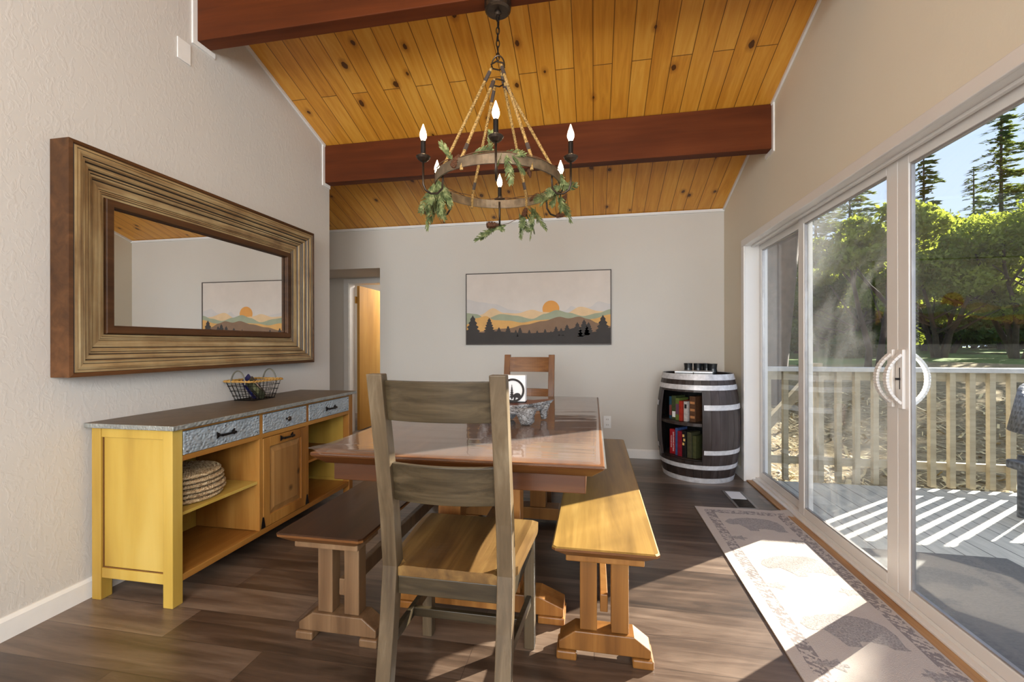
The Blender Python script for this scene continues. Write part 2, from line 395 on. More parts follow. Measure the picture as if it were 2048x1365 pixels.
# baseboards
def base_prof(): return [(0, 0), (0.013, 0), (0.013, 0.075), (0.006, 0.09), (0, 0.09)]
struct(MB().prism([(XL+a, z) for a, z in base_prof()], 'Y', YREAR, YW-0.002).build('baseboard_left', M['white']))
struct(MB().prism([(YB-a, z) for a, z in base_prof()], 'X', HX+0.001, XR-0.001).build('baseboard_back', M['white']))
struct(MB().prism([(XR-a, z) for a, z in base_prof()], 'Y', 4.023, YB-0.014).build('baseboard_right', M['white']))

# hallway beyond the opening
hw = MB()
hw.box(-3.57, -3.45, YB+0.121, 5.32, 0, HZ); struct(hw.build('wall_hall', M['wall_back']))
struct(MB().box(HX, HX+0.12, YB+0.121, 5.9, 0, HZ).build('wall_hall', M['wall_back']))
struct(MB().box(-3.57, HX+0.12, YB+0.121, 5.32, HZ, HZ+0.1).build('ceiling_hall', M['wall_back']))
hb = MB(); hb.box(-3.45, -3.13, 5.2, 5.32, 0, HZ); hb.box(-3.13, -2.363, 5.2, 5.32, 1.955, HZ); struct(hb.build('wall_hall', M['wall_back']))
hc = MB(); hc.box(-3.19, -3.12, 5.185, 5.199, 0, 2.0); hc.box(-3.12, -2.365, 5.185, 5.199, 1.945, 2.0); hc.box(-3.129, -3.115, 5.2, 5.33, 0, 1.953); hc.box(-3.129, -2.365, 5.2, 5.33, 1.94, 1.953)
struct(hc.build('trim_4', M['white'], bevel=0.003))
hl = MB(); hl.box(-3.449, -3.43, 4.86, 4.93, 0, 2.0); hl.box(-3.449, -3.43, 5.12, 5.18, 0, 2.0); hl.box(-3.449, -3.43, 4.93, 5.12, 1.94, 2.0)
struct(hl.build('trim_5', M['white'], bevel=0.003))
# bedroom behind
bd = MB(); bd.box(-4.6, -1.4, 6.75, 6.8, 0, 2.4); bd.box(-4.6, -4.55, 5.32, 6.75, 0, 2.4); bd.box(-1.45, -1.4, 5.9, 6.75, 0, 2.4); bd.box(-2.24, -1.4, 5.85, 5.9, 0, 2.4); bd.box(-4.6, -3.57, 5.25, 5.32, 0, 2.4)
struct(bd.build('wall_bedroom', M['wall_back'])); struct(MB().box(-4.6, -1.4, 5.32, 6.8, 2.4, 2.45).build('ceiling_bedroom', M['wall_back']))
l = area('bedroom_fill', (-2.6, 6.2, 2.33), (0, 0, 0), 0.35, 0.35, 24, (1, 0.95, 0.88))  # unseen lamp added to brighten the bedroom and hallway
struct(MB().lathe([(0.0, 2.36), (0.16, 2.365), (0.18, 2.399)], 24, (-2.6, 6.2)).build('added_ceiling_lamp', M['white']))  # unseen fixture made up to go with the bedroom fill
M['door_wood'] = wood('honey_veneer_door', srgb(150, 104, 40), srgb(184, 134, 58), srgb(204, 158, 82), 'Z', 0.3, 0.3, 0.5, 0.6, blotch=0.6)
dr = MB().box(0, 0.76, 0, 0.035, 0.01, 1.935)
dmat = Matrix.Translation((-3.10, 5.36, 0)) @ Matrix.Rotation(math.radians(91), 4, 'Z') @ Matrix.Translation((0, -0.035, 0))
dr.xf(dmat); door = struct(dr.build('door_1', M['door_wood'], origin=(-3.1, 5.36, 0)), 'honey wood hallway door standing open')
kb = MB().lathe([(0.0, 0), (0.026, 0.0), (0.026, 0.006), (0.01, 0.012), (0.01, 0.03), (0.024, 0.042), (0.026, 0.055), (0.012, 0.066), (0, 0.067)], 16)
kb.xf(dmat @ Matrix.Translation((0.69, 0.0, 0.94)) @ Matrix.Rotation(PI/2, 4, 'X')); M['brass'] = plain('brass', srgb(186, 140, 60), 0.25, 0.9)
def child_mesh(mb, name, mat, par, **kw):
    """part of a single-mesh thing whose origin is par.location"""
    return mb.build(name, mat, par, **kw)
child_mesh(kb, 'door_knob', M['brass'], door, smooth=True)
hg = MB(); hg.box(-3.112, -3.096, 5.325, 5.362, 1.70, 1.79); child_mesh(hg, 'hinge', M['brass'], door)

# ------------------------------------------------------------------ sliding door
GX0, GX1 = 1.335, 1.36
cs = MB()
cs.box(XR-0.017, XR-0.0005, 0.22, 4.022, 1.972, 2.03); cs.box(XR-0.017, XR-0.0005, 3.958, 4.022, 0.0, 1.972); cs.box(XR-0.017, XR-0.0005, 0.2, 0.262, 0, 1.972)
struct(cs.build('trim_6', M['vinyl'], bevel=0.004))
fr = MB()
fr.box(XR+0.001, 1.43, DY1-0.018, DY1-0.001, 0, DZ-0.001); fr.box(XR+0.001, 1.43, DY0+0.001, DY0+0.02, 0, DZ-0.001)
fr.box(XR+0.001, 1.43, DY0+0.02, DY1-0.018, DZ-0.015, DZ-0.001); fr.box(1.30, 1.32, DY0+0.02, DY1-0.018, DZ-0.028, DZ-0.015)
fr.box(1.305, 1.334, DY0+0.02, DY1-0.018, 0.0, 0.018); fr.box(1.334, 1.43, DY0+0.02, DY1-0.018, 0, 0.035)
struct(fr.build('door_frame', M['vinyl'], bevel=0.002), 'white vinyl frame of the sliding door')
struct(MB().box(1.262, 1.3045, DY0+0.02, DY1-0.03, 0.0005, 0.009).build('trim_7', M['tan_strip']))

def d_handle(side, y, z):
    """D pull: side -1 sticks out into the room, +1 outdoors"""
    x0 = GX0 if side < 0 else GX1
    h = MB(); pts = []
    for k in range(17):
        t = k/16; a = (t-0.5)*2
        pts.append((x0+side*(0.012+0.055*max(0, 1-abs(a)**2.3)), y, z+a*0.108))
    for p, q in zip(pts[:-1], pts[1:]): h.bar(p, q, 0.026, 0.013, up=(side, 0, 0))
    h.bar((x0+side*0.007, y, z-0.13), (x0+side*0.007, y, z+0.13), 0.034, 0.013, up=(1, 0, 0))
    return h
panes = []
def panel(idx, y0, y1, x0, x1, gy0, gy1, label, glass):
    root = thing('door_%d' % idx, None, None, ((x0+x1)/2, (y0+y1)/2, 0.035), kind='structure'); root['label'] = label
    zb, zt, gz0, gz1 = 0.036, 1.958, 0.088, 1.928
    zt = 1.975
    if True:
        f = MB()
        f.box(x0, x1, y0, gy0, zb, zt); f.box(x0, x1, gy1, y1, zb, zt); f.box(x0, x1, gy0, gy1, zb, gz0); f.box(x0, x1, gy0, gy1, gz1, zt)
        f.build('frame', M['vinyl'], root, bevel=0.003)
        g = MB(); e = 0.007
        xa = x0+0.006
        g.box(xa, x1-0.004, gy0, gy0+e, gz0, gz1); g.box(xa, x1-0.004, gy1-e, gy1, gz0, gz1); g.box(xa, x1-0.004, gy0+e, gy1-e, gz0, gz0+e); g.box(xa, x1-0.004, gy0+e, gy1-e, gz1-e, gz1)
        g.build('glazing_seal', M['metal_track'], root)
        MB().box((x0+x1)/2+0.002, (x0+x1)/2+0.007, gy0+e, gy1-e, gz0+e, gz1-e).build('pane', glass, root)
    return root
p_mid = panel(2, 2.235, 3.20, GX0, GX1, 2.31, 3.125, 'sliding glass door panel beside the fixed far panel', M['glass_glare'])
p_rt = panel(3, 1.27, 2.233, GX0, GX1, 1.345, 2.165, 'sliding glass door panel on the right with the lock lever', M['glass'])
panel(4, 3.125, 3.98, 1.363, 1.39, 3.20, 3.93, 'fixed glass door panel at the far end by the barrel', M['glass'])
panel(5, 0.305, 1.345, 1.363, 1.39, 0.38, 1.27, 'fixed glass panel out of view', M['glass'])
for root, yy in ((p_mid, 2.268), (p_rt, 2.200)):
    h1 = d_handle(-1, yy, 0.995); h1.build('handle', M['vinyl'], root, bevel=0.003)
    if root is p_rt:
        h2 = d_handle(1, yy, 0.995); h2.build('handle', M['vinyl'], root, bevel=0.003)
        lk = MB(); lk.box(GX0-0.03, GX0-0.012, yy-0.004, yy+0.004, 0.99, 1.0); lk.box(GX0-0.0150, GX0-0.0135, yy-0.002, yy+0.002, 0.95, 1.045)
        lk.build('latch', M['black_metal'], root)

# ------------------------------------------------------------------ small fittings
o = MB().box(0.099, 0.174, YB-0.008, YB-0.0005, 0.294, 0.418).build('power_outlet', M['white'], bevel=0.002)
tag(o, 'white duplex power outlet low on the back wall right of the table', 'outlet')
rc_ = MB()
for z in (0.328, 0.384):
    for dx in (-0.008, 0.008): rc_.box(0.1365+dx-0.0015, 0.1365+dx+0.0015, YB-0.0092, YB-0.0081, z-0.006, z+0.006)
rc_.each('slot', M['black_metal'], o)
rc_ = MB(); rc_.box(0.1215, 0.1515, YB-0.0088, YB-0.008, 0.372, 0.396); rc_.box(0.1215, 0.1515, YB-0.0088, YB-0.008, 0.316, 0.34); rc_.each('socket', M['vinyl'], o)
o = MB().box(XL+0.0005, XL+0.007, 2.04, 2.121, 2.745, 2.862).build('wall_plate', M['white'], bevel=0.002)
tag(o, 'blank white cover plate high on the left wall under the beam', 'wall plate')
# floor vent
v = thing('floor_vent', 'metal floor register set in the floor beside the sliding door', 'vent', (1.06, 3.47, 0))
f = MB(); y0, y1 = 3.29, 3.67; x0, x1 = 0.985, 1.13
f.box(x0, x0+0.018, y0, y1, 0.0005, 0.005); f.box(x1-0.018, x1, y0, y1, 0.0005, 0.005); f.box(x0+0.018, x1-0.018, y0, y0+0.018, 0.0005, 0.005); f.box(x0+0.018, x1-0.018, y1-0.018, y1, 0.0005, 0.005)
M['vent_metal'] = plain('brushed_vent_metal', srgb(128, 122, 116), 0.4, 0.5)
f.build('frame', M['vent_metal'], v, bevel=0.001)
MB().box(x0+0.018, x1-0.018, y0+0.018, y0+0.2, 0.0005, 0.0012).build('duct', M['black_metal'], v)
sl = MB()
for k in range(10): sl.box(x0+0.019, x1-0.019, y0+0.022+k*0.018, y0+0.026+k*0.018, 0.0014, 0.004)
sl.build('louvre', M['bronze'], v)
MB().box(x0+0.019, x1-0.019, y0+0.202, y1-0.019, 0.0012, 0.004).build('damper_plate', M['white'], v)

# ------------------------------------------------------------------ mirror
mz0, mz1, my0, my1 = 1.0133, 2.025, 1.464, 3.104
def mirror_mats():
    out = []
    for nm, ax in (('y', 'Y'), ('z', 'Z')):
        m = NT('worn_gilded_moulding_'+nm)
        st = {'Y': (1, 0.035, 1), 'Z': (1, 1, 0.035)}[ax]
        g = m.noise(m.coord('Object', st), 60, 5, 0.6, 0.3)
        b = m.noise(m.coord('Object'), 5, 4, 0.6)
        f = m.math('ADD', m.math('MULTIPLY', g, 0.62), m.math('MULTIPLY', b, 0.38))
        c = m.ramp(f, [(0.33, srgb(84, 62, 40)), (0.44, srgb(138, 110, 74)), (0.56, srgb(166, 142, 102)), (0.70, srgb(190, 172, 134))])
        m.bsdf(c, 0.42, 0.15, m.bump(g, 0.3, 0.002), 0.0, 0.5); out.append(m.m)
    return out
gil = mirror_mats(); M['groove'] = plain('dark_groove_brown', srgb(52, 42, 34), 0.6, var=0.4, nscale=6)  # grooves coloured darker than the ribs
M['rust_wood'] = wood('rusty_brown_mirror_edge', srgb(54, 33, 18), srgb(78, 50, 28), srgb(104, 68, 40), 'Y', 0.55, 0, 0.6, spec=0.25)
mir = thing('wall_mirror', 'large wall mirror in a wide ribbed distressed bronze frame over the sideboard', 'mirror', (XL, (my0+my1)/2, mz0))
# facets of the moulding: (t, depth, material) with narrow dark grooves between worn golden ribs
ribs = [(0.0, 0.0, 1), (0.0, 0.100, 1), (0.014, 0.103, 1), (0.018, 0.098, 2), (0.020, 0.100, 0), (0.030, 0.101, 2), (0.0315, 0.098, 0), (0.042, 0.100, 0), (0.055, 0.095, 2), (0.058, 0.089, 0), (0.066, 0.090, 0), (0.070, 0.085, 2), (0.075, 0.076, 0), (0.088, 0.076, 0), (0.094, 0.070, 2), (0.099, 0.062, 0), (0.106, 0.062, 2), (0.109, 0.056, 0), (0.118, 0.054, 0), (0.124, 0.048, 2), (0.129, 0.041, 0), (0.152, 0.038, 0), (0.158, 0.036, 2), (0.160, 0.033, 0), (0.166, 0.034, 2), (0.168, 0.031, 0), (0.175, 0.031, 2), (0.177, 0.027, 0), (0.187, 0.025, 2), (0.190, 0.018, 2)]
lip = [(0.190, 0.012), (0.190, 0.036), (0.194, 0.040), (0.222, 0.040), (0.226, 0.034), (0.230, 0.016)]
def frame_side(mb, prof, side, mi):
    def pt(t, d, end):
        x = XL+0.001+d
        if side == 'top': return (x, (my0+t) if end == 0 else (my1-t), mz1-t)
        if side == 'bottom': return (x, (my0+t) if end == 0 else (my1-t), mz0+t)
        if side == 'near': return (x, my0+t, (mz0+t) if end == 0 else (mz1-t))
        return (x, my1-t, (mz0+t) if end == 0 else (mz1-t))
    n = len(prof); vs = [pt(t, d, 0) for t, d in prof]+[pt(t, d, 1) for t, d in prof]
    fs = [(i, i+1, n+i+1, n+i) if side in ('top', 'far') else (i+1, i, n+i, n+i+1) for i in range(n-1)]
    mb.add(vs, fs, mi)
for sd_ in ('top', 'bottom', 'near', 'far'):
    fm = MB(); k = 0 if sd_ in ('top', 'bottom') else 1
    for p_, q_ in zip(ribs[:-1], ribs[1:]): frame_side(fm, [p_[:2], q_[:2]], sd_, p_[2])
    fm.build('frame_rail', [gil[k], M['rust_wood'], M['groove']], mir)
lm = MB()
for sd_ in ('top', 'bottom', 'near', 'far'): frame_side(lm, lip, sd_, 0)
lm.build('inner_lip', M['rust_wood'], mir)
mm = NT('mirror_glass'); gb = mm.n('BsdfGlossy'); gb.inputs['Roughness'].default_value = 0.0; gb.inputs['Color'].default_value = (0.90, 0.90, 0.89, 1); mm.t.links.new(gb.outputs[0], mm.out.inputs[0])
MB().box(XL+0.002, XL+0.014, my0+0.225, my1-0.225, mz0+0.225, mz1-0.225).build('mirror_glass', mm.m, mir)

# ------------------------------------------------------------------ painting
px0, px1, pz0, pz1 = -1.350, 0.179, 1.147, 1.911
pt = thing('landscape_painting', 'wide framed picture of layered hills, orange sun and dark pines on the back wall', 'picture', ((px0+px1)/2, YB, pz0))
pf = MB(); e = 0.009; ya, yb_ = YB-0.036, YB-0.001
pf.box(px0, px1, ya, yb_, pz1-e, pz1); pf.box(px0, px1, ya, yb_, pz0, pz0+e); pf.box(px0, px0+e, ya, yb_, pz0+e, pz1-e); pf.box(px1-e, px1, ya, yb_, pz0+e, pz1-e)
pf.build('frame', plain('dark_walnut_frame', srgb(62, 48, 38), 0.5), pt)
def paint(nm, col, var=0.07): return plain('paint_'+nm, col, 0.85, var=var, nscale=9, spec=0.2)
pm = [paint('sky', srgb(214, 203, 194), 0.03), paint('mist', srgb(203, 196, 192), 0.04), paint('peach', srgb(222, 190, 150)), paint('sun', srgb(222, 158, 88), 0.04), paint('sage', srgb(160, 164, 140)), paint('ochre', srgb(214, 166, 104)), paint('umber', srgb(136, 110, 90)), paint('pine', srgb(72, 68, 66), 0.05)]
cv = MB(); X0, X1, Z0, Z1 = px0+e, px1-e, pz0+e, pz1-e; PW, PH = X1-X0, Z1-Z0
cv.box(X0, X1, YB-0.03, YB-0.006, Z0, Z1, 0)
def U(u, v): return (X0+u*PW, Z1-v*PH)   # u,v in picture fractions, v down
def smooth_line(keys, n=60):
    ks = [k[0] for k in keys]; vs = [k[1] for k in keys]; out = []
    for i in range(n+1):
        u = i/n; j = max(0, min(len(ks)-2, int(np.searchsorted(ks, u, 'right'))-1)); t = (u-ks[j])/(ks[j+1]-ks[j]); t = max(0, min(1, t)); t = t*t*(3-2*t)
        out.append((u, vs[j]*(1-t)+vs[j+1]*t))
    return out
def layer(keys, base, mi, depth):
    pts = smooth_line(keys); y = YB-0.030-0.0004*depth
    vs = []
    for u, v_ in pts:
        a = U(u, min(v_, base)); b = U(u, base); vs += [(a[0], y, a[1]), (b[0], y, b[1])]
    cv.add(vs, [(2*i, 2*i+1, 2*i+3, 2*i+2) for i in range(len(pts)-1)], mi)
layer([(0, .36), (.1, .40), (.2, .43), (.33, .52), (.45, .56), (.7, .54), (.74, .475), (.78, .51), (.86, .50), (.92, .42), (1, .46)], .62, 1, 1)
sc = U(0.6, 0.515); vs = [(sc[0], YB-0.0308, sc[1])]+[(sc[0]+0.088*math.cos(2*PI*k/40), YB-0.0308, sc[1]+0.088*math.sin(2*PI*k/40)) for k in range(40)]
cv.add(vs, [(0, k+1, (k+1) % 40+1) for k in range(40)], 3)
layer([(0, .60), (.1, .585), (.19, .49), (.27, .56), (.36, .57), (.47, .52), (.54, .555), (.7, .58), (.80, .49), (.93, .555), (1, .57)], .75, 2, 3)
layer([(0, .555), (.07, .57), (.14, .64), (.25, .575), (.35, .60), (.47, .65), (.56, .58), (.64, .53), (.72, .57), (.82, .62), (.92, .58), (1, .53)], .80, 4, 4)
layer([(0, .72), (.07, .63), (.14, .60), (.2, .66), (.3, .67), (.4, .70), (.5, .67), (.6, .66), (.75, .74), (.88, .66), (1, .60)], .90, 5, 5)
layer([(0, .84), (.3, .78), (.42, .73), (.55, .68), (.66, .625), (.72, .65), (.79, .625), (.85, .66), (.92, .72), (1, .76)], .95, 6, 6)
def pine_shape(uc, vt, hw, vb=1.0):
    y = YB-0.030-0.0004*8; n = 12; vs = []; prev = 0
    ptsL, ptsR = [], []
    for i in range(n+1):
        t = i/n; w = hw*t**0.75; jag = 0.72 if i % 2 else 1.12
        v_ = vt+(min(vb, vt+hw*5.2*PW/PH*0.5)-vt)*t
        ptsL.append(U(max(0, uc-w*jag), v_)); ptsR.append(U(min(1, uc+w*jag), v_))
    pts = ptsL+ptsR[::-1]; vs = [(p[0], y, p[1]) for p in pts]
    fs = [(i, i+1, len(pts)-2-i, len(pts)-1-i) for i in range(n)]
    cv.add(vs, fs, 7)
layer([(0, .80), (.12, .84), (.22, .82), (.35, .84), (.45, .85), (.58, .84), (.68, .82), (.77, .78), (.88, .84), (1, .78)], 1.0, 7, 7)
for uc, vt, hw in ((.045, .585, .065), (.165, .625, .042), (.235, .76, .03), (.30, .74, .03), (.355, .80, .02), (.385, .765, .025), (.45, .80, .022), (.505, .81, .02), (.56, .79, .022), (.635, .755, .028), (.71, .73, .035), (.78, .70, .045), (.825, .665, .045), (.855, .70, .035), (.95, .605, .06), (.60, .82, .02), (.67, .78, .02)):
    pine_shape(uc, vt, hw)
cv.build('canvas', pm, pt)

# ------------------------------------------------------------------ sideboard
SX0, SX1, SY0, SY1, SZ = -2.235, -1.80, 1.598, 3.045, 0.80
M['sb_side'] = wood('yellow_washed_oak', srgb(158, 124, 52), srgb(184, 152, 70), srgb(202, 174, 96), 'Z', 0.45, 0.1, 0.6, 0.5, blotch=0.75, bumps=0.05)
M['sb_front'] = wood('honey_oak_sideboard', srgb(112, 68, 26), srgb(148, 98, 42), srgb(176, 128, 64), 'Y', 0.45, 0.15, 0.7, 0.7, blotch=0.6)
M['sb_front_z'] = wood('honey_oak_sideboard_upright', srgb(112, 68, 26), srgb(148, 98, 42), srgb(176, 128, 64), 'Z', 0.45, 0.15, 0.7, 0.7, blotch=0.6)
M['sb_panel'] = wood('brown_oak_panel', srgb(112, 76, 40), srgb(146, 104, 58), srgb(170, 128, 76), 'Z', 0.45, 0.1, 0.8, 0.8, blotch=0.6, knots=True)
def zinc(name, base, bs, metal=0.35, rough=0.4):
    m = NT(name); v = m.coord('Object')
    vo = m.n('TexVoronoi'); m.put(vo.inputs['Vector'], m.coord('Object', (1, 0.75, 1))); vo.inputs['Scale'].default_value = 95; vo.feature = 'SMOOTH_F1'
    b = m.noise(v, 14, 5, 0.6)
    c = m.ramp(b, [(0.3, tuple(x*0.78 for x in base[:3])+(1,)), (0.7, tuple(min(1, x*1.15) for x in base[:3])+(1,))])
    m.bsdf(c, rough, metal, m.bump(vo.outputs['Distance'], bs, 0.006), 0, 0.5); return m.m
M['zinc_hammer'] = zinc('hammered_zinc', srgb(172, 182, 190), 1.0)
M['zinc_top'] = zinc('brown_grey_metal_top', srgb(104, 90, 74), 0.08, 0.1, 0.5)
M['zinc_edge'] = zinc('hammered_edge', srgb(150, 152, 148), 0.8)
sb = thing('sideboard', 'yellow wood sideboard with hammered metal drawers and open shelves under the mirror', 'sideboard', ((SX0+SX1)/2, (SY0+SY1)/2, 0))
tp = MB(); tp.box(SX0-0.02, SX1+0.025, SY0-0.018, SY1+0.015, 0.7785, SZ)
tpo = tp.build('top', [M['zinc_top'], M['zinc_edge']], sb, bevel=0.003)
for p in tpo.data.polygons: p.material_index = 0 if p.normal.z > 0.9 else 1
L = 0.05
for x in (SX0, SX1-L):
    for y in (SY0, SY1-L): MB().box(x, x+L, y, y+L, 0, 0.778).build('leg', M['sb_side'] if y == SY0 else M['sb_front_z'], sb, bevel=0.003)
sp_ = MB()
for y in (SY0+0.004, SY1-0.034):
    sp_.box(SX0+L, SX1-L, y, y+0.03, 0.735, 0.778); sp_.box(SX0+L, SX1-L, y, y+0.03, 0.10, 0.145)
sp_.each('side_rail', M['sb_side'], sb, bevel=0.002)
sp_ = MB()
for y in (SY0+0.014, SY1-0.026): sp_.box(SX0+L, SX1-L, y, y+0.012, 0.145, 0.735)
sp_.each('side_panel', M['sb_side'], sb)
gr = MB(); gr.box(SX0+L, SX0+L+0.004, SY0+0.010, SY0+0.0135, 0.147, 0.733); gr.box(SX0+L, SX1-L, SY0+0.010, SY0+0.0135, 0.145, 0.149); gr.each('panel_groove', plain('groove_shadow_gap', srgb(96, 60, 24)), sb)
YD0, YD1 = 2.117, 2.514    # dividers
fr = MB()
fr.box(SX1-0.028, SX1-0.002, SY0+L, SY1-L, 0.765, 0.778); fr.box(SX1-0.028, SX1-0.002, SY0+L, SY1-L, 0.632, 0.657); fr.box(SX1-0.028, SX1-0.002, SY0+L, SY1-L, 0.098, 0.128)
fr.each('front_rail', M['sb_front'], sb, bevel=0.002)
for y in (YD0, YD1):
    dv = MB(); dv.box(SX1-0.029, SX1-0.0022, y-0.012, y+0.012, 0.128, 0.7649); dv.box(SX0+0.02, SX1-0.029, y-0.009, y+0.009, 0.128, 0.66)
    dv.build('divider', M['sb_front_z'], sb, bevel=0.001)
bk = MB(); bk.box(SX0+0.006, SX0+0.016, SY0+L, SY1-L, 0.10, 0.77)
for y0_, y1_ in ((SY0+L, YD0-0.01), (YD1+0.01, SY1-L)):
    for z0_, z1_ in ((0.14, 0.37), (0.41, 0.63)):
        bk.box(SX0+0.016, SX0+0.028, y0_+0.04, y1_-0.04, z0_+0.03, z1_-0.02)
bk.build('back_panel', M['sb_side'], sb, bevel=0.003)
MB().box(SX0+0.016, SX1-0.03, SY0+L*0.4, SY1-L*0.4, 0.104, 0.124).build('bottom_board', M['sb_front'], sb)
MB().box(SX0+0.016, SX1-0.014, SY0+0.035, YD0-0.0125, 0.385, 0.400).build('shelf', M['sb_side'], sb, bevel=0.0015)
MB().box(SX0+0.016, SX1-0.014, YD1+0.0125, SY1-0.035, 0.385, 0.400).build('shelf', M['sb_front'], sb, bevel=0.0015)
MB().box(SX0+0.02, SX1-0.03, SY0+0.03, SY1-0.03, 0.635, 0.643).build('drawer_floor', M['sb_side'], sb)
def bar_pull(y, z, x, w=0.105):
    h = MB(); h.tube([(x+0.022, y-w/2+0.012, z), (x+0.026, y, z), (x+0.022, y+w/2-0.012, z)], [0.007, 0.005, 0.007], 8)
    for s_ in (-1, 1):
        yy = y+s_*w/2; h.prism([(yy, z-0.016), (yy-s_*0.012, z-0.008), (yy-s_*0.016, z-0.006), (yy-s_*0.016, z+0.006), (yy-s_*0.012, z+0.008), (yy, z+0.016)] if s_ > 0 else [(yy, z+0.016), (yy-s_*0.012, z+0.008), (yy-s_*0.016, z+0.006), (yy-s_*0.016, z-0.006), (yy-s_*0.012, z-0.008), (yy, z-0.016)], 'X', x, x+0.006)
        h.tube([(x+0.004, y+s_*(w/2-0.010), z), (x+0.024, y+s_*(w/2-0.012), z)], 0.006, 6)
    return h
for i, (a, b) in enumerate(((SY0+L+0.003, YD0-0.014), (YD0+0.014, YD1-0.014), (YD1+0.014, SY1-L-0.003))):
    d = MB().box(SX1-0.02, SX1+0.001, a, b, 0.659, 0.763).build('drawer', M['zinc_hammer'], sb, bevel=0.002)
    n_ = MB()
    for yy in (a+0.015, (a+b)/2, b-0.015):
        for zz in (0.672, 0.750): n_.ball((SX1+0.0015, yy, zz), 0.003, 4)
    n_.each('nail', M['black_metal'], d)
    if i == 1: MB().lathe([(0, 0), (0.006, 0), (0.006, 0.012), (0.014, 0.018), (0.014, 0.024), (0, 0.028)], 14).xf(Matrix.Translation((SX1+0.001, (a+b)/2, 0.711)) @ Matrix.Rotation(PI/2, 4, 'Y')).build('knob', M['bronze'], d, smooth=True)
    else: bar_pull((a+b)/2, 0.711, SX1+0.001).build('handle', M['black_metal'], d)
a, b = YD0+0.014, YD1-0.014
dd = MB(); dd.box(SX1-0.02, SX1+0.001, a, a+0.05, 0.132, 0.629); dd.box(SX1-0.02, SX1+0.001, b-0.05, b, 0.132, 0.629); dd.box(SX1-0.02, SX1+0.001, a+0.05, b-0.05, 0.132, 0.19); dd.box(SX1-0.02, SX1+0.001, a+0.05, b-0.05, 0.575, 0.629)
dd = dd.build('door', M['sb_front_z'], sb, bevel=0.002)
pn = MB(); pn.box(SX1-0.016, SX1-0.010, a+0.05, b-0.05, 0.19, 0.575); pn.taper((0, 0, 0, 0, 0), (0, 0, 0, 0, 0)) if False else None
pn.add([(SX1-0.010, a+0.055, 0.195), (SX1-0.010, b-0.055, 0.195), (SX1-0.010, b-0.055, 0.57), (SX1-0.010, a+0.055, 0.57), (SX1-0.001, a+0.085, 0.225), (SX1-0.001, b-0.085, 0.225), (SX1-0.001, b-0.085, 0.54), (SX1-0.001, a+0.085, 0.54)], [(0, 1, 5, 4), (1, 2, 6, 5), (2, 3, 7, 6), (3, 0, 4, 7), (4, 5, 6, 7)])
pn.build('door_panel', M['sb_panel'], dd)
bar_pull((a+b)/2, 0.605, SX1+0.001).build('handle', M['black_metal'], dd)
for yy in (a-0.004, b+0.004):
    MB().prism([(yy-0.016, 0.135), (yy+0.016, 0.135), (yy+0.004, 0.195), (yy-0.004, 0.195)], 'X', SX1+0.0012, SX1+0.004).build('hinge', M['black_metal'], dd)

# placemats
def straw():
    m = NT('woven_seagrass'); v = m.coord('Object')
    g = m.noise(m.coord('Object', (1, 1, 3)), 60, 4, 0.6, 1.0)
    c = m.ramp(g, [(0.35, srgb(120, 92, 64)), (0.5, srgb(186, 160, 124)), (0.68, srgb(220, 202, 170))])
    m.bsdf(c, 0.85, 0, m.bump(g, 0.5, 0.003), 0, 0.2); return m.m
M['straw'] = straw()
pmb = MB(); R0 = 0.178
for r_ in np.arange(0.02, R0-0.005, 0.0165):
    n_ = max(10, int(2*PI*r_/0.022)); 
    for s_ in (0, 1):
        pts = []
        for k in range(n_*4):
            a = 2*PI*k/(n_*4); ph = a*n_+s_*PI
            pts.append(((r_+0.0045*math.cos(ph))*math.cos(a), (r_+0.0045*math.cos(ph))*math.sin(a), 0.0115+0.0045*math.sin(ph)))
        pmb.tube(pts, 0.0062, 5, closed=True)
pmat = pmb.build('placemat', M['straw'], smooth=True, origin=(0, 0, 0))
mats_lab = ['topmost', 'second from the top', 'third from the top', 'third from the bottom', 'second from the bottom', 'lowest']
for k in range(6):
    o = pmat if k == 0 else pmat.copy()
    if k: C.objects.link(o)
    kk = 5-k
    o.location = (-2.005+(0.003*((k*37) % 5-2)), 1.835+0.004*((k*53) % 5-2)-(0.012 if k > 2 else 0), 0.4005+k*0.0232); o.rotation_euler = (0, 0, k*1.1)
    tag(o, 'round braided straw placemat, %s in the pile on the sideboard shelf' % mats_lab[kk], 'placemat', 'round placemats piled on the sideboard shelf')

# wire basket
bs = thing('wire_basket', 'small black wire basket with rope rim and two loop handles on the sideboard', 'basket', (-2.135, 2.47, 0.80))
B = (-2.215, -2.075, 2.375, 2.565); T = (-2.24, -2.04, 2.325, 2.59); ZB_, ZT_ = 0.804, 0.925
def bq(u, z):  # rounded rectangle perimeter at height z
    t = (z-ZB_)/(ZT_-ZB_); x0, x1, y0, y1 = [B[i]*(1-t)+T[i]*t for i in range(4)]
    per = 2*(x1-x0)+2*(y1-y0); d = (u % 1)*per
    if d < y1-y0: p = (x1, y0+d)
    elif d < (y1-y0)+(x1-x0): p = (x1-(d-(y1-y0)), y1)
    elif d < 2*(y1-y0)+(x1-x0): p = (x0, y1-(d-(y1-y0)-(x1-x0)))
    else: p = (x0+(d-2*(y1-y0)-(x1-x0)), y0)
    return (p[0], p[1], z)
wr_ = MB()
for z in (ZB_, 0.83, 0.862, 0.894): wr_.tube([bq(k/48, z) for k in range(48)], 0.0016 if z > ZB_ else 0.0026, 5, closed=True)
for k in range(30): wr_.tube([bq(k/30, ZB_), bq(k/30, ZT_)], 0.0014, 5)
for k in range(1, 7):
    y = B[2]+(B[3]-B[2])*k/7; wr_.tube([(B[0], y, ZB_), (B[1], y, ZB_)], 0.0014, 5)
wr_.build('wire_mesh', M['black_metal'], bs)
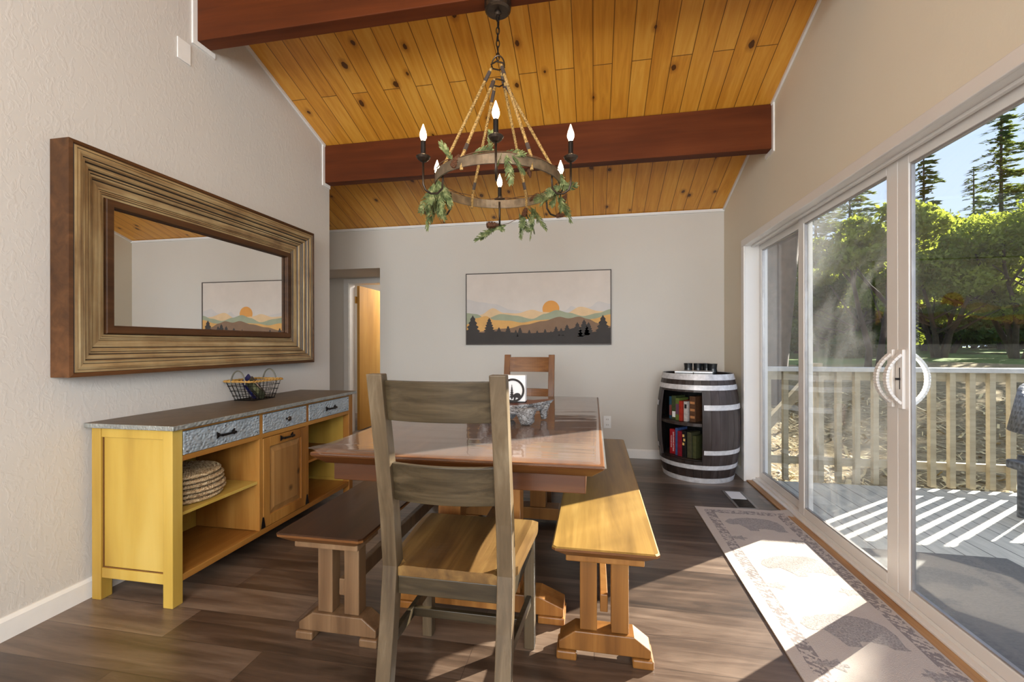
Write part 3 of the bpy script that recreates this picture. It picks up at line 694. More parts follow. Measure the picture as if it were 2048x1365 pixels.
rp = MB(); M['rope_rim'] = wood('golden_rope_rim', srgb(130, 90, 40), srgb(176, 134, 70), srgb(206, 168, 100), 'Y', 0.8)
for s_ in (0, 1): rp.tube([tuple(np.array(bq(k/120, ZT_))+np.array((0.004*math.cos(k*0.9+s_*PI), 0, 0.004*math.sin(k*0.9+s_*PI)))) for k in range(120)], 0.0045, 5, closed=True)
rp.build('rim', M['rope_rim'], bs)
for ys in (T[2], T[3]):
    hm = MB(); xm = (T[0]+T[1])/2
    hm.tube([(xm+0.05*math.cos(a), ys, ZT_-0.02+0.085*math.sin(a)) for a in np.linspace(0, PI, 15)], 0.0045, 8); hm.build('handle', plain('grey_green_handle', srgb(92, 88, 76), 0.5), bs)
def leaflet(name, label, cy_, cz, cx, w, h, tilt, col, col2, zr=0):
    m = MB(); m.box(-0.004, 0.004, -w/2, w/2, 0, h, 0); m.box(0.0042, 0.0046, -w/2+0.008, w/2-0.008, h*0.35, h*0.8, 1)
    m.xf(Matrix.Translation((cx, cy_, cz)) @ Matrix.Rotation(zr, 4, 'Z') @ Matrix.Rotation(tilt, 4, 'X'))
    o = m.build(name, [plain(name+'_cover', col, 0.35), plain(name+'_picture', col2, 0.35, var=0.4, nscale=60)])
    return tag(o, label, 'brochure', 'leaflets in the wire basket')
leaflet('brochure', 'navy blue brochure leaning in the wire basket, tallest one at the back', 2.52, 0.812, -2.165, 0.075, 0.17, 0.72, srgb(40, 38, 86), srgb(60, 80, 140))
leaflet('brochure', 'glossy brochure with a pale landscape picture in the middle of the wire basket', 2.52, 0.812, -2.135, 0.07, 0.16, 0.78, srgb(70, 60, 52), srgb(214, 190, 176))
leaflet('brochure', 'dark green brochure slanting at the front of the wire basket', 2.49, 0.812, -2.10, 0.045, 0.165, 0.86, srgb(58, 62, 44), srgb(120, 124, 90))

# ------------------------------------------------------------------ dining table
dk, md, lt = srgb(46, 23, 9), srgb(74, 41, 18), srgb(100, 61, 30)
M['table_x'] = wood('red_brown_lit_tabletop', srgb(80, 46, 24), srgb(110, 70, 40), srgb(138, 96, 60), 'Y', 0.35, 0.25, 0.7, 0.7)
M['table_end'] = wood('red_brown_darkened_edge', dk, md, lt, 'X', 0.35, 0.2, 0.7, 0.7)
M['table_leg'] = wood('brown_table_upright', srgb(108, 66, 28), srgb(146, 96, 46), srgb(174, 122, 64), 'Z', 0.4, 0.15, 0.7, 0.7)
TX0, TX1, TY0, TY1, TZ = -1.0, 0.034, 1.408, 3.235, 0.765
tb = thing('dining_table', 'large rectangular red brown trestle dining table in the middle of the room', 'table', ((TX0+TX1)/2, (TY0+TY1)/2, 0))
t_ = MB(); t_.taper((TX0+0.04, TX1-0.04, TY0+0.035, TY1-0.035, TZ-0.045), (TX0, TX1, TY0, TY1, TZ-0.012)); t_.box(TX0, TX1, TY0, TY1, TZ-0.012, TZ)
o = t_.build('tabletop', [M['table_end'], M['table_x']], tb, bevel=0.003)
for p in o.data.polygons: p.material_index = 1 if p.normal.z > 0.9 else 0  # tabletop light put into colour: lit top lighter, camera-facing edges darkened
ap = MB(); a0, a1, b0, b1 = TX0+0.06, TX1-0.06, TY0+0.055, TY1-0.055
ap.box(a0, a1, b0, b0+0.022, 0.655, 0.7195); ap.box(a0, a1, b1-0.022, b1, 0.655, 0.7195); ap.box(a0, a0+0.022, b0+0.022, b1-0.022, 0.655, 0.7195); ap.box(a1-0.022, a1, b0+0.022, b1-0.022, 0.655, 0.7195)
ap.build('apron', M['table_end'], tb, bevel=0.003)
tcx = (TX0+TX1)/2
def foot_poly(cx, half, h, step):
    return [(cx-half, step), (cx-half, step+0.035), (cx-half+0.10, step+h), (cx+half-0.10, step+h), (cx+half, step+0.035), (cx+half, step)]
for y in (1.85, 2.83):
    MB().prism(foot_poly(tcx, 0.36, 0.075, 0.032), 'Y', y-0.055, y+0.055).build('foot', M['table_leg'], tb, bevel=0.004)
    for s_ in (-1, 1): MB().box(tcx+s_*0.31-0.055, tcx+s_*0.31+0.055, y-0.062, y+0.062, 0, 0.0315).build('foot_pad', M['table_leg'], tb, bevel=0.005)
    for s_ in (-1, 1): MB().box(tcx+s_*0.13-0.05, tcx+s_*0.13+0.05, y-0.045, y+0.045, 0.1075, 0.66).build('leg', M['table_leg'], tb, bevel=0.003)
    MB().box(tcx-0.34, tcx+0.34, y-0.045, y+0.045, 0.66, 0.7195).build('cleat', M['table_leg'], tb, bevel=0.003)
MB().box(tcx-0.035, tcx+0.035, 1.75, 2.93, 0.23, 0.31).build('stretcher', M['table_leg'], tb, bevel=0.003)
# clear plastic cover
def plastic():
    m = NT('clear_plastic_sheet')
    tr_ = m.n('BsdfTransparent'); tr_.inputs[0].default_value = (0.96, 0.95, 0.94, 1)
    gl = m.n('BsdfGlossy'); gl.inputs['Roughness'].default_value = 0.035
    w1 = m.noise(m.coord('World', (0.6, 3.0, 1)), 2.2, 2, 0.4, 0.6); w2 = m.noise(m.coord('World', (0.5, 9, 1)), 4, 2)
    h = m.math('ADD', w1, m.math('MULTIPLY', w2, 0.12))
    nrm = m.bump(h, 0.5, 0.006); m.t.links.new(nrm, gl.inputs['Normal'])
    fr = m.n('Fresnel'); m.put(fr.inputs[0], m.math('MULTIPLY_ADD', m.n('NewGeometry').outputs['Backfacing'], 1/1.5-1.5, 1.5)); m.t.links.new(nrm, fr.inputs['Normal'])
    mx = m.n('MixShader'); m.put(mx.inputs[0], m.math('MINIMUM', m.math('MULTIPLY', fr.outputs[0], 1.25), 0.95)); m.t.links.new(tr_.outputs[0], mx.inputs[1]); m.t.links.new(gl.outputs[0], mx.inputs[2])
    df = m.n('BsdfDiffuse'); df.inputs[0].default_value = (0.85, 0.82, 0.80, 1); m2 = m.n('MixShader'); m2.inputs[0].default_value = 0.07
    m.t.links.new(mx.outputs[0], m2.inputs[1]); m.t.links.new(df.outputs[0], m2.inputs[2]); m.t.links.new(m2.outputs[0], m.out.inputs[0]); return m.m
cvv = MB(); nx, ny = 40, 60; vs = []; fs = []
for i in range(nx+1):
    for j in range(ny+1):
        u, v_ = i/nx, j/ny; x = TX0-0.006+(TX1-TX0+0.012)*u; y = TY0-0.006+(TY1-TY0+0.012)*v_
        ed = min(u*(TX1-TX0), (1-u)*(TX1-TX0), v_*(TY1-TY0), (1-v_)*(TY1-TY0))
        z = TZ+0.0035+0.0012*math.sin(x*9+y*3)+(0.012*math.exp(-((u)**2*900+(v_)**2*500)))
        if ed < 1e-6 and u > 0.03: z = TZ-0.006
        vs.append((x, y, z))
for i in range(nx):
    for j in range(ny): fs.append((i*(ny+1)+j, (i+1)*(ny+1)+j, (i+1)*(ny+1)+j+1, i*(ny+1)+j+1))
cvv.add(vs, fs); o = cvv.build('table_cover', plastic(), smooth=True)
tag(o, 'clear shiny plastic cover lying over the dining table top', 'table cover')

# ------------------------------------------------------------------ benches
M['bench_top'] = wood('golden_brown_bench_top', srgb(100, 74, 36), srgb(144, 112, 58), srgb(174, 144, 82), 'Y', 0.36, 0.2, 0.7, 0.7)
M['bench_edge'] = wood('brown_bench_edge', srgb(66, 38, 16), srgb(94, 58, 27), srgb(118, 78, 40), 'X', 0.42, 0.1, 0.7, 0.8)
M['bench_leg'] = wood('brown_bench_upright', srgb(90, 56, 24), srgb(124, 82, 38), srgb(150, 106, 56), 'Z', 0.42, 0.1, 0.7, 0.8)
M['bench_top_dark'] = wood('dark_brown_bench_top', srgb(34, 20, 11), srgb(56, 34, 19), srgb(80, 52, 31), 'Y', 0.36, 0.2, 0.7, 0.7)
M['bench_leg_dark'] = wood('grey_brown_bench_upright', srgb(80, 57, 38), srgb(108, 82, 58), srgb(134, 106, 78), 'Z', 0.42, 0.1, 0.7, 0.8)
def make_bench(cx, y0, y1, w, label, mt, ml):
    b = thing('bench', label, 'bench', (cx, (y0+y1)/2, 0), 'long trestle benches beside the table')
    x0, x1 = cx-w/2, cx+w/2
    t = MB(); e = 0.035
    def oct_(d, z): return [(x0+d, y0+d+0.012, z), (x0+d+0.012, y0+d, z), (x1-d-0.012, y0+d, z), (x1-d, y0+d+0.012, z), (x1-d, y1-d-0.012, z), (x1-d-0.012, y1-d, z), (x0+d+0.012, y1-d, z), (x0+d, y1-d-0.012, z)]
    rings = [oct_(e, 0.42), oct_(0, 0.448), oct_(0.0, 0.456), oct_(0.005, 0.46)]
    vs = [p for r_ in rings for p in r_]; fs = [tuple(range(8))[::-1], tuple(range(24, 32))]
    for k in range(3):
        for i in range(8): fs.append((k*8+i, k*8+(i+1) % 8, (k+1)*8+(i+1) % 8, (k+1)*8+i))
    t.add(vs, fs)
    o = t.build('seat', [mt, M['bench_edge']], b)
    for p in o.data.polygons: p.material_index = 0 if p.normal.z > 0.5 else 1
    for y in (y0+0.16, y1-0.16):
        MB().box(cx-w/2+0.045, cx+w/2-0.045, y-0.11, y+0.05, 0.392, 0.4195).build('cleat', ml, b, bevel=0.004)
        for s_ in (-1, 1): MB().box(cx+s_*0.056-0.031, cx+s_*0.056+0.031, y-0.028, y+0.028, 0.105, 0.3915).build('leg', ml, b, bevel=0.003)
        MB().prism(foot_poly(cx, 0.163, 0.072, 0.032) if False else [(cx-0.163, 0.033), (cx-0.163, 0.062), (cx-0.105, 0.104), (cx+0.105, 0.104), (cx+0.163, 0.062), (cx+0.163, 0.033)], 'Y', y-0.04, y+0.04).build('foot', ml, b, bevel=0.004)
        for s_ in (-1, 1): MB().box(cx+s_*0.135-0.037, cx+s_*0.135+0.037, y-0.05, y+0.05, 0, 0.0325).build('foot_pad', ml, b, bevel=0.006)
    MB().box(cx-0.014, cx+0.014, y0+0.16, y1-0.16, 0.16, 0.225).build('stretcher', ml, b, bevel=0.003)
    return b
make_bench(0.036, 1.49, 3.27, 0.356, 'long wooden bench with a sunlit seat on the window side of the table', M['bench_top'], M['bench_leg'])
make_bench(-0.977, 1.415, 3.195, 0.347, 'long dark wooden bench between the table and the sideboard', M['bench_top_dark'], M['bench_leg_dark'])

# ------------------------------------------------------------------ chairs
g1, g2, g3 = srgb(60, 48, 34), srgb(88, 74, 56), srgb(118, 104, 84)  # backlit shade put into the near chair's colours; same wood as far chair
M['chair_z'] = wood('shaded_chair_upright', g1, g2, g3, 'Z', 0.38, 0.15, 0.8, 1.0)
M['chair_x'] = wood('shaded_chair_rail', srgb(28, 22, 14), srgb(52, 43, 29), srgb(80, 68, 50), 'X', 0.38, 0.1, 1.0, 1.3)
M['chair_seat'] = wood('brown_chair_seat', srgb(60, 40, 22), srgb(100, 74, 40), srgb(140, 112, 66), 'Y', 0.42, 0.1, 0.8, 0.8)
b1_, b2_, b3_ = srgb(78, 46, 22), srgb(112, 70, 34), srgb(138, 92, 50)
M['chair_z2'] = wood('warm_brown_chair_upright', b1_, b2_, b3_, 'Z', 0.38, 0.15, 0.8, 1.0)
M['chair_x2'] = wood('warm_brown_chair_rail', b1_, b2_, b3_, 'X', 0.38, 0.1, 1.0, 1.3)
def make_chair(label, loc, rz, mz, mxm):
    c = thing('dining_chair', label, 'chair', (0, 0, 0), 'matching slat back dining chairs')
    wr, wf = 0.2075, 0.225   # half widths rear, front
    # rear posts: profile in (y,z) extruded in x.  chair faces +y, y=0 is the rear of the seat
    pts = [(-0.075, 0), (-0.025, 0.30), (-0.005, 0.46), (-0.022, 0.62), (-0.062, 0.85), (-0.105, 1.065)]
    th = [0.036, 0.044, 0.050, 0.046, 0.042, 0.038]
    for s_ in (-1, 1):
        poly = [(y, z) for y, z in pts]+[(y+t, z) for (y, z), t in zip(pts[::-1], th[::-1])]
        xa, xb = (s_*wr, s_*(wr-0.048)); 
        recalc(MB().prism(poly, 'X', min(xa, xb), max(xa, xb)).build('leg', mz, c, bevel=0.003))
        fx = s_*(wf-0.022)
        MB().box(fx-0.02, fx+0.02, 0.355, 0.397, 0, 0.425).build('leg', mz, c, bevel=0.004)
        MB().bar((s_*(wr-0.02), 0.02, 0.215), (s_*(wf-0.022), 0.365, 0.185), 0.018, 0.036).build('stretcher', mxm, c, bevel=0.002)
        MB().bar((s_*(wr-0.015), 0.03, 0.40), (s_*(wf-0.022), 0.36, 0.40), 0.02, 0.055).build('apron', mxm, c, bevel=0.002)
    MB().box(-wr+0.012, wr-0.012, 0.19, 0.208, 0.185, 0.215).build('stretcher', mxm, c, bevel=0.002)
    MB().box(-wr+0.049, wr-0.049, 0.004, 0.026, 0.372, 0.428).build('apron', mxm, c, bevel=0.002)
    MB().box(-wf+0.04, wf-0.04, 0.365, 0.385, 0.372, 0.428).build('apron', mxm, c, bevel=0.002)
    # sculpted seat
    s = MB(); nx, ny = 20, 18; vs = []; fs = []
    for lay in (0, 1):
        for i in range(nx+1):
            for j in range(ny+1):
                u = i/nx*2-1; v_ = j/ny; hw = (wr-0.049)+(0.235-(wr-0.049))*min(1, max(0, (v_-0.10)/0.03)) if v_ < 0.13 else 0.205+0.03*v_
                x = u*hw; y = 0.003+v_*0.42
                if v_ > 0.9: x *= 1-0.25*(v_-0.9)*(abs(u) > 0.8)
                dip = 0.010*(math.exp(-((abs(u)-0.45)/0.3)**2)*math.exp(-((v_-0.45)/0.3)**2))
                z = 0.462-dip if lay else 0.429
                if lay and abs(u) > 0.97: z -= 0.006
                vs.append((x, y, z))
    N = (nx+1)*(ny+1)
    for i in range(nx):
        for j in range(ny):
            a = i*(ny+1)+j; b = a+ny+1; fs += [(a, a+1, b+1, b), (N+a, N+b, N+b+1, N+a+1)]
    for i in range(nx):
        for j in (0, ny):
            a = i*(ny+1)+j; b = a+ny+1; fs.append((a, b, N+b, N+a) if j == 0 else (b, a, N+a, N+b))
    for j in range(ny):
        for i in (0, nx):
            a = i*(ny+1)+j; b = a+1; fs.append((b, a, N+a, N+b) if i == 0 else (a, b, N+b, N+a))
    s.add(vs, fs); s.build('seat', M['chair_seat'], c, bevel=0)
    # curved slats
    def slat(z0, z1, yc):
        m = MB(); n = 16; vs = []; w = wr-0.045
        for k in range(n+1):
            x = -w+2*w*k/n; bow = 0.026*(1-(x/w)**2)
            for z in (z0, z1):
                yy = yc(z)-bow; vs += [(x, yy, z), (x, yy+0.02, z)]
        fs = []
        for k in range(n):
            a = 4*k; b = a+4
            fs += [(a, b, b+2, a+2), (b+1, a+1, a+3, b+3), (a+2, b+2, b+3, a+3), (b, a, a+1, b+1)]
        fs += [(0, 2, 3, 1), (4*n, 4*n+1, 4*n+3, 4*n+2)]
        m.add(vs, fs); recalc(m.build('back_slat', mxm, c, bevel=0.002))
    yc = lambda z: -0.005-0.1*(max(0, z-0.46)/0.605)**1.25+0.018
    slat(0.925, 1.045, yc); slat(0.672, 0.79, yc)
    c.location = loc; c.rotation_euler = (0, 0, rz)
    return c
make_chair('slat back wooden dining chair in the foreground with its back to the camera', (-0.443, 1.275, 0), 0, M['chair_z'], M['chair_x'])
make_chair('slat back dining chair at the far end of the table under the painting', (-0.52, 3.50, 0), PI, M['chair_z2'], M['chair_x2'])

# ------------------------------------------------------------------ table centrepiece
def bark():
    m = NT('grey_driftwood_bark'); v = m.coord('Object', (1, 1, 2))
    g = m.noise(v, 38, 6, 0.7, 1.5)
    c = m.ramp(g, [(0.36, srgb(60, 52, 48)), (0.5, srgb(140, 138, 138)), (0.66, srgb(206, 208, 212))])
    m.bsdf(c, 0.7, 0, m.bump(g, 0.9, 0.006), 0, 0.3); return m.m
M['bark'] = bark()
M['slab_top'] = wood('red_brown_slab', srgb(80, 42, 28), srgb(116, 66, 46), srgb(146, 92, 66), 'X', 0.35, 0.3)
dw = thing('driftwood_slab', 'live edge driftwood slab with grey bark sides on the dining table', 'centrepiece', (-0.40, 2.12, 0.7705))
outline = [(-0.56, 2.10), (-0.52, 2.03), (-0.44, 2.0), (-0.36, 2.005), (-0.30, 2.06), (-0.245, 2.16), (-0.20, 2.26), (-0.235, 2.27), (-0.30, 2.22), (-0.38, 2.235), (-0.47, 2.22), (-0.54, 2.17)]
cxy = np.array((-0.39, 2.12))
def ring_(sc, z, wob):
    out = []
    for k, p in enumerate(outline*1):
        q = cxy+(np.array(p)-cxy)*sc*(1+wob*math.sin(k*2.7)); out.append((q[0], q[1], z))
    return out
m = MB(); rs = [ring_(0.80, 0.822, 0.10), ring_(0.90, 0.84, 0.08), ring_(0.97, 0.855, 0.03), ring_(1.0, 0.866, 0)]
vs = [p for r_ in rs for p in r_]; n = len(outline); fs = [tuple(range(n))[::-1]]
for k in range(3):
    for i in range(n): fs.append((k*n+i, k*n+(i+1) % n, (k+1)*n+(i+1) % n, (k+1)*n+i))
m.add(vs, fs, 0); m.add(rs[3], [tuple(range(n))], 1); m.build('slab', [M['bark'], M['slab_top']], dw)
for (x, y, r1, r2) in ((-0.315, 2.045, 0.034, 0.05), (-0.53, 2.09, 0.022, 0.03), (-0.25, 2.21, 0.016, 0.03), (-0.42, 2.19, 0.025, 0.035)):
    m = MB(); prof_ = []
    n1 = 14; rings = []
    for iz, (z, rr) in enumerate(((0.7725, r1*0.7), (0.785, r1), (0.81, r1*1.1), (0.835, r2), (0.85, r2*1.05))):
        for k in range(n1):
            a = 2*PI*k/n1; q = rr*(1+0.16*math.sin(k*3+iz)+0.1*math.sin(k*5+iz*2)); rings.append((x+q*math.cos(a), y+q*math.sin(a), z))
    fs = [tuple(range(n1))[::-1], tuple(range(4*n1, 5*n1))]
    for iz in range(4):
        for k in range(n1): fs.append((iz*n1+k, iz*n1+(k+1) % n1, (iz+1)*n1+(k+1) % n1, (iz+1)*n1+k))
    m.add(rings, fs); m.build('root_foot', M['bark'], dw, smooth=True)
# napkin holder
nh = thing('napkin_holder', 'black metal napkin holder ring with pine trees and a bear cut out', 'napkin holder', (-0.388, 2.10, 0.867))
ncx, ncz, ny_ = -0.388, 0.926, 2.098
m = MB(); n = 40
for (ra, rb) in ((0.048, 0.058),):
    vs = []
    for k in range(n):
        a = 2*PI*k/n
        for y in (ny_-0.0015, ny_+0.0015):
            for rr in (ra, rb): vs.append((ncx+rr*math.cos(a), y, ncz+rr*math.sin(a)))
    fs = []
    for k in range(n):
        a = 4*k; b = 4*((k+1) % n); fs += [(a, a+1, b+1, b), (a+3, a+2, b+2, b+3), (a+1, a+3, b+3, b+1), (a+2, a, b, b+2)]
    m.add(vs, fs)
m.build('ring', M['black_metal'], nh)
def flat(poly, name, par, y=ny_, t=0.0012, mat=None, tf=lambda p: p):
    q = MB().prism([tf(p) for p in poly], 'Y', y-t, y+t); return recalc(q.build(name, mat or M['black_metal'], par))
def pine2(cx, zb, h, w):
    L_ = []; n = 6
    for k in range(n): t = k/n; L_ += [(w*(0.25+0.75*t)*1.0, h*(1-(k+1)/n)), (w*(0.25+0.75*t)*0.45, h*(1-(k+1)/n))]
    pts = [(cx, zb+h)]
    for k in range(n):
        t = (k+1)/n; pts += [(cx+w*t, zb+h*(1-t*0.86)), (cx+w*t*0.45, zb+h*(1-t*0.86))]
    pts += [(cx+w*0.12, zb)]
    return pts+[(2*cx-x, z) for x, z in pts[:0:-1]]
flat(pine2(ncx-0.004, ncz-0.045, 0.075, 0.012), 'pine_silhouette', nh); flat(pine2(ncx-0.026, ncz-0.04, 0.055, 0.010), 'pine_silhouette', nh)
bear = [(0.0, -0.048), (0.002, -0.035), (-0.002, -0.026), (0.004, -0.018), (0.012, -0.013), (0.022, -0.012), (0.031, -0.016), (0.036, -0.024), (0.041, -0.028), (0.040, -0.034), (0.034, -0.035), (0.031, -0.048), (0.025, -0.048), (0.022, -0.036), (0.012, -0.035), (0.009, -0.048)]
flat([(ncx+0.004+x, ncz+z) for x, z in bear], 'bear_silhouette', nh)
m = MB(); m.box(ncx-0.06, ncx+0.06, ny_-0.002, ny_+0.055, 0.8665, 0.870); m.box(ncx-0.06, ncx+0.06, ny_+0.053, ny_+0.055, 0.870, 0.93); m.build('base', M['black_metal'], nh)
o = MB().box(ncx-0.062, ncx+0.062, ny_+0.004, ny_+0.048, 0.871, 1.0).build('paper_napkins', plain('white_paper', srgb(232, 232, 234), 0.9, var=0.03), bevel=0.003)
tag(o, 'upright stack of white paper napkins in the black holder', 'napkins')

# ------------------------------------------------------------------ chandelier
CX_, CY_ = -0.482, 2.205
ch = thing('chandelier', 'round iron and rope chandelier with six lit candle bulbs above the table', 'chandelier', (CX_, CY_, 2.916))
MB().lathe([(0.0, 2.862), (0.055, 2.864), (0.066, 2.872), (0.069, 2.890), (0.069, 2.9155), (0, 2.9155)], 32, (CX_, CY_)).build('canopy', M['bronze'], ch, smooth=False)
MB().lathe([(0.0, 2.845), (0.012, 2.847), (0.018, 2.855), (0.018, 2.863)], 16, (CX_, CY_)).build('canopy_nut', M['bronze'], ch)
cm = MB(); zz = 2.848; k = 0
while zz > 2.64:
    a = k % 2*PI/2; pts = []
    for i in range(14):
        t = 2*PI*i/14; u = 0.0085*math.cos(t)*(1 if abs(math.sin(t)) < 0.9 else 0.8); w = 0.021*math.sin(t)
        pts.append((CX_+u*math.cos(a), CY_+u*math.sin(a), zz-0.012+w))
    cm.tube(pts, 0.0026, 6, closed=True); zz -= 0.0335; k += 1
cm.build('chain', M['black_metal'], ch)
cd = MB(); cd.tube([(CX_+0.006*math.sin(t*7), CY_+0.005*math.cos(t*6), 2.85-0.22*t) for t in np.linspace(0, 1, 16)], 0.002, 5); cd.build('cord', M['black_metal'], ch)
# hub: loop plus two stacked hexagon rings
hb_ = MB(); hb_.tube([(CX_+0.034*math.cos(a), CY_, 2.585+0.055*math.sin(a)) for a in np.linspace(0, PI, 15)], 0.0038, 8)
for zz, rr in ((2.588, 0.036), (2.50, 0.034)): hb_.tube([(CX_+rr*math.cos(PI/3*k+PI/6), CY_+rr*math.sin(PI/3*k+PI/6), zz) for k in range(6)], 0.004, 8, closed=True)
hb_.each('hub_ring', M['bronze'], ch)
# ring band
RR, RB, RT = 0.318, 1.952, 1.999
rb_ = MB(); prof_ = [(RR-0.004, RB), (RR+0.004, RB), (RR+0.004, RT), (RR-0.004, RT), (RR-0.004, RB)]; rb_.lathe(prof_, 72, (CX_, CY_), cap=False); rb_.build('ring', plain('worn_iron_band', srgb(122, 106, 86), 0.38, 0.6, var=0.35, nscale=22), ch)
yawv = -0.0
def cpos(r, deg, z):   # deg measured from direction towards the camera (-y side), clockwise seen from above -> +x to the right
    a = math.radians(deg)-0.02
    d = Vector((-CX_*0+0.21, -0.978, 0)).normalized()   # from chandelier towards the camera
    rt = Vector((-d.y, d.x, 0))
    p = Vector((CX_, CY_, 0))+d*r*math.cos(a)+rt*r*math.sin(a); return Vector((p.x, p.y, z))
M['leather'] = plain('grey_leather', srgb(72, 60, 54), 0.7)
jute = NT('jute_rope'); g = jute.noise(jute.coord('Object', (1, 1, 1)), 120, 3); jute.bsdf(jute.ramp(g, [(0.35, srgb(120, 92, 52)), (0.6, srgb(190, 156, 100))]), 0.9, 0, jute.bump(g, 0.5, 0.002), 0, 0.2)
def rope(p, q, r, turns, name, par):
    p, q = Vector(p), Vector(q); d = q-p; u = d.cross(Vector((0, 0, 1))).normalized(); w = d.normalized().cross(u); m = MB(); N = int(turns*7)
    for s_ in range(3):
        m.tube([p+d*(i/N)+(u*math.cos(2*PI*turns*i/N+s_*2.094)+w*math.sin(2*PI*turns*i/N+s_*2.094))*r*0.55 for i in range(N+1)], r*0.62, 5)
    return m.build(name, jute.m, par, smooth=True)
for k in range(6):
    dg = 30+60*k; a = cpos(0.034, dg, 2.575 if k % 2 == 0 else 2.50); b = cpos(RR, dg, RT-0.004)
    rp_ = rope(a, b, 0.0072, 17, 'rope', ch)
    d = (b-a).normalized(); wl = MB(); wl.tube([a+d*0.02, a+d*0.075], 0.0098, 8); wl.tube([b-d*0.09, b-d*0.05], 0.0092, 8); wl.each('leather_wrap', M['leather'], rp_)
    lp = MB(); lp.tube([b+Vector((0, 0, 0.0))-d*0.02, b+Vector((0, 0, -0.05)), b+Vector((0, 0, -0.055))], 0.008, 6); lp.build('rope_end', jute.m, rp_)
for k in range(6):
    dg = 60*k; ip = lambda r, z: cpos(r, dg, z)
    am = MB(); pts = [ip(RR-0.012, 1.985), ip(RR-0.016, 1.95), ip(RR-0.012, 1.90), ip(RR+0.012, 1.872), ip(RR+0.045, 1.866), ip(RR+0.072, 1.880), ip(0.40, 1.905), ip(0.40, 2.02)]
    am.tube(pts, 0.0052, 8); arm = am.build('arm', M['bronze'], ch, smooth=True)
    c0 = ip(0.40, 0)
    cup = MB(); cup.lathe([(0.004, 2.008), (0.014, 2.010), (0.028, 2.022), (0.034, 2.032), (0.032, 2.034), (0.018, 2.030), (0.014, 2.034), (0.014, 2.046), (0.010, 2.05), (0.0, 2.05)], 20, (c0.x, c0.y)); cup.build('drip_cup', M['bronze'], arm, smooth=False)
    sl_ = MB(); sl_.lathe([(0.0115, 2.047), (0.0115, 2.105), (0, 2.106)], 14, (c0.x, c0.y)); sl_.build('candle_sleeve', M['black_metal'], arm)
    bl = MB(); bl.lathe([(0.006, 2.104), (0.0095, 2.110), (0.0155, 2.124), (0.0165, 2.134), (0.0135, 2.150), (0.007, 2.168), (0.0025, 2.182), (0, 2.187)], 14, (c0.x, c0.y)); bl.build('bulb', M['bulb'], arm, smooth=True)
    pl_ = bpy.data.lights.new('bulb_light', 'POINT'); pl_.energy = 4.6; pl_.color = (1.0, 0.74, 0.42); pl_.shadow_soft_size = 0.017
    po = bpy.data.objects.new('bulb_light', pl_); C.objects.link(po); po.parent = ch; po.location = (c0.x-CX_, c0.y-CY_, 2.140-2.916)

# garland of cedar sprigs and cones
gl_ = thing('cedar_garland', 'garland of cedar sprigs and pine cones wound around the chandelier ring', 'garland', (CX_, CY_, 1.95))
def cedar_mat():
    m = NT('cedar_green'); g = m.noise(m.coord('Object'), 40, 2)
    m.bsdf(m.ramp(g, [(0.35, srgb(66, 78, 44)), (0.55, srgb(112, 122, 76)), (0.7, srgb(164, 166, 118))]), 0.7, 0, None, 0, 0.3); return m.m
M['cedar'] = cedar_mat(); M['twig'] = plain('brown_twig', srgb(96, 66, 42), 0.8)
def sprig(start, direction, length, width, seed):
    R_ = random.Random(seed); p = Vector(start); d = Vector(direction).normalized(); m = MB(); n = max(8, int(length/0.0055)); pts = [p.copy()]
    side = d.cross(Vector((R_.uniform(-1, 1), R_.uniform(-1, 1), R_.uniform(-.3, .3)))).normalized()
    for i in range(n):
        p = p+d*length/n; d = (d+Vector((R_.uniform(-.06, .06), R_.uniform(-.06, .06), -0.012))).normalized(); pts.append(p.copy())
        t = i/n; w = width*(0.6+1.3*t*(1-t)*2)*(1-0.5*t)
        for s_ in (-1, 1):
            if R_.random() < 0.1: continue
            ax = (side*s_+d*1.1+Vector((R_.uniform(-.25, .25), R_.uniform(-.25, .25), R_.uniform(-.25, .25)))).normalized()
            nrm = d.cross(side).normalized()
            q0 = p
            for j in range(4):
                q1 = q0+ax*w/4; ww = 0.0034*(1-j*0.12)
                sd2 = ax.cross(nrm).normalized()
                b_ = len(m.v)
                m.add([q0-sd2*ww*0.5, q0+nrm*0.0012, q0+sd2*ww*0.5, q1+sd2*ww*1.0, q1+ax*0.004, q1-sd2*ww*1.0], [(0, 1, 3, 4), (1, 2, 3), (0, 4, 5)])
                ax = (ax+d*0.12).normalized(); q0 = q1
    m.tube(pts, [0.0016*(1-0.5*i/n) for i in range(len(pts))], 5)
    return m
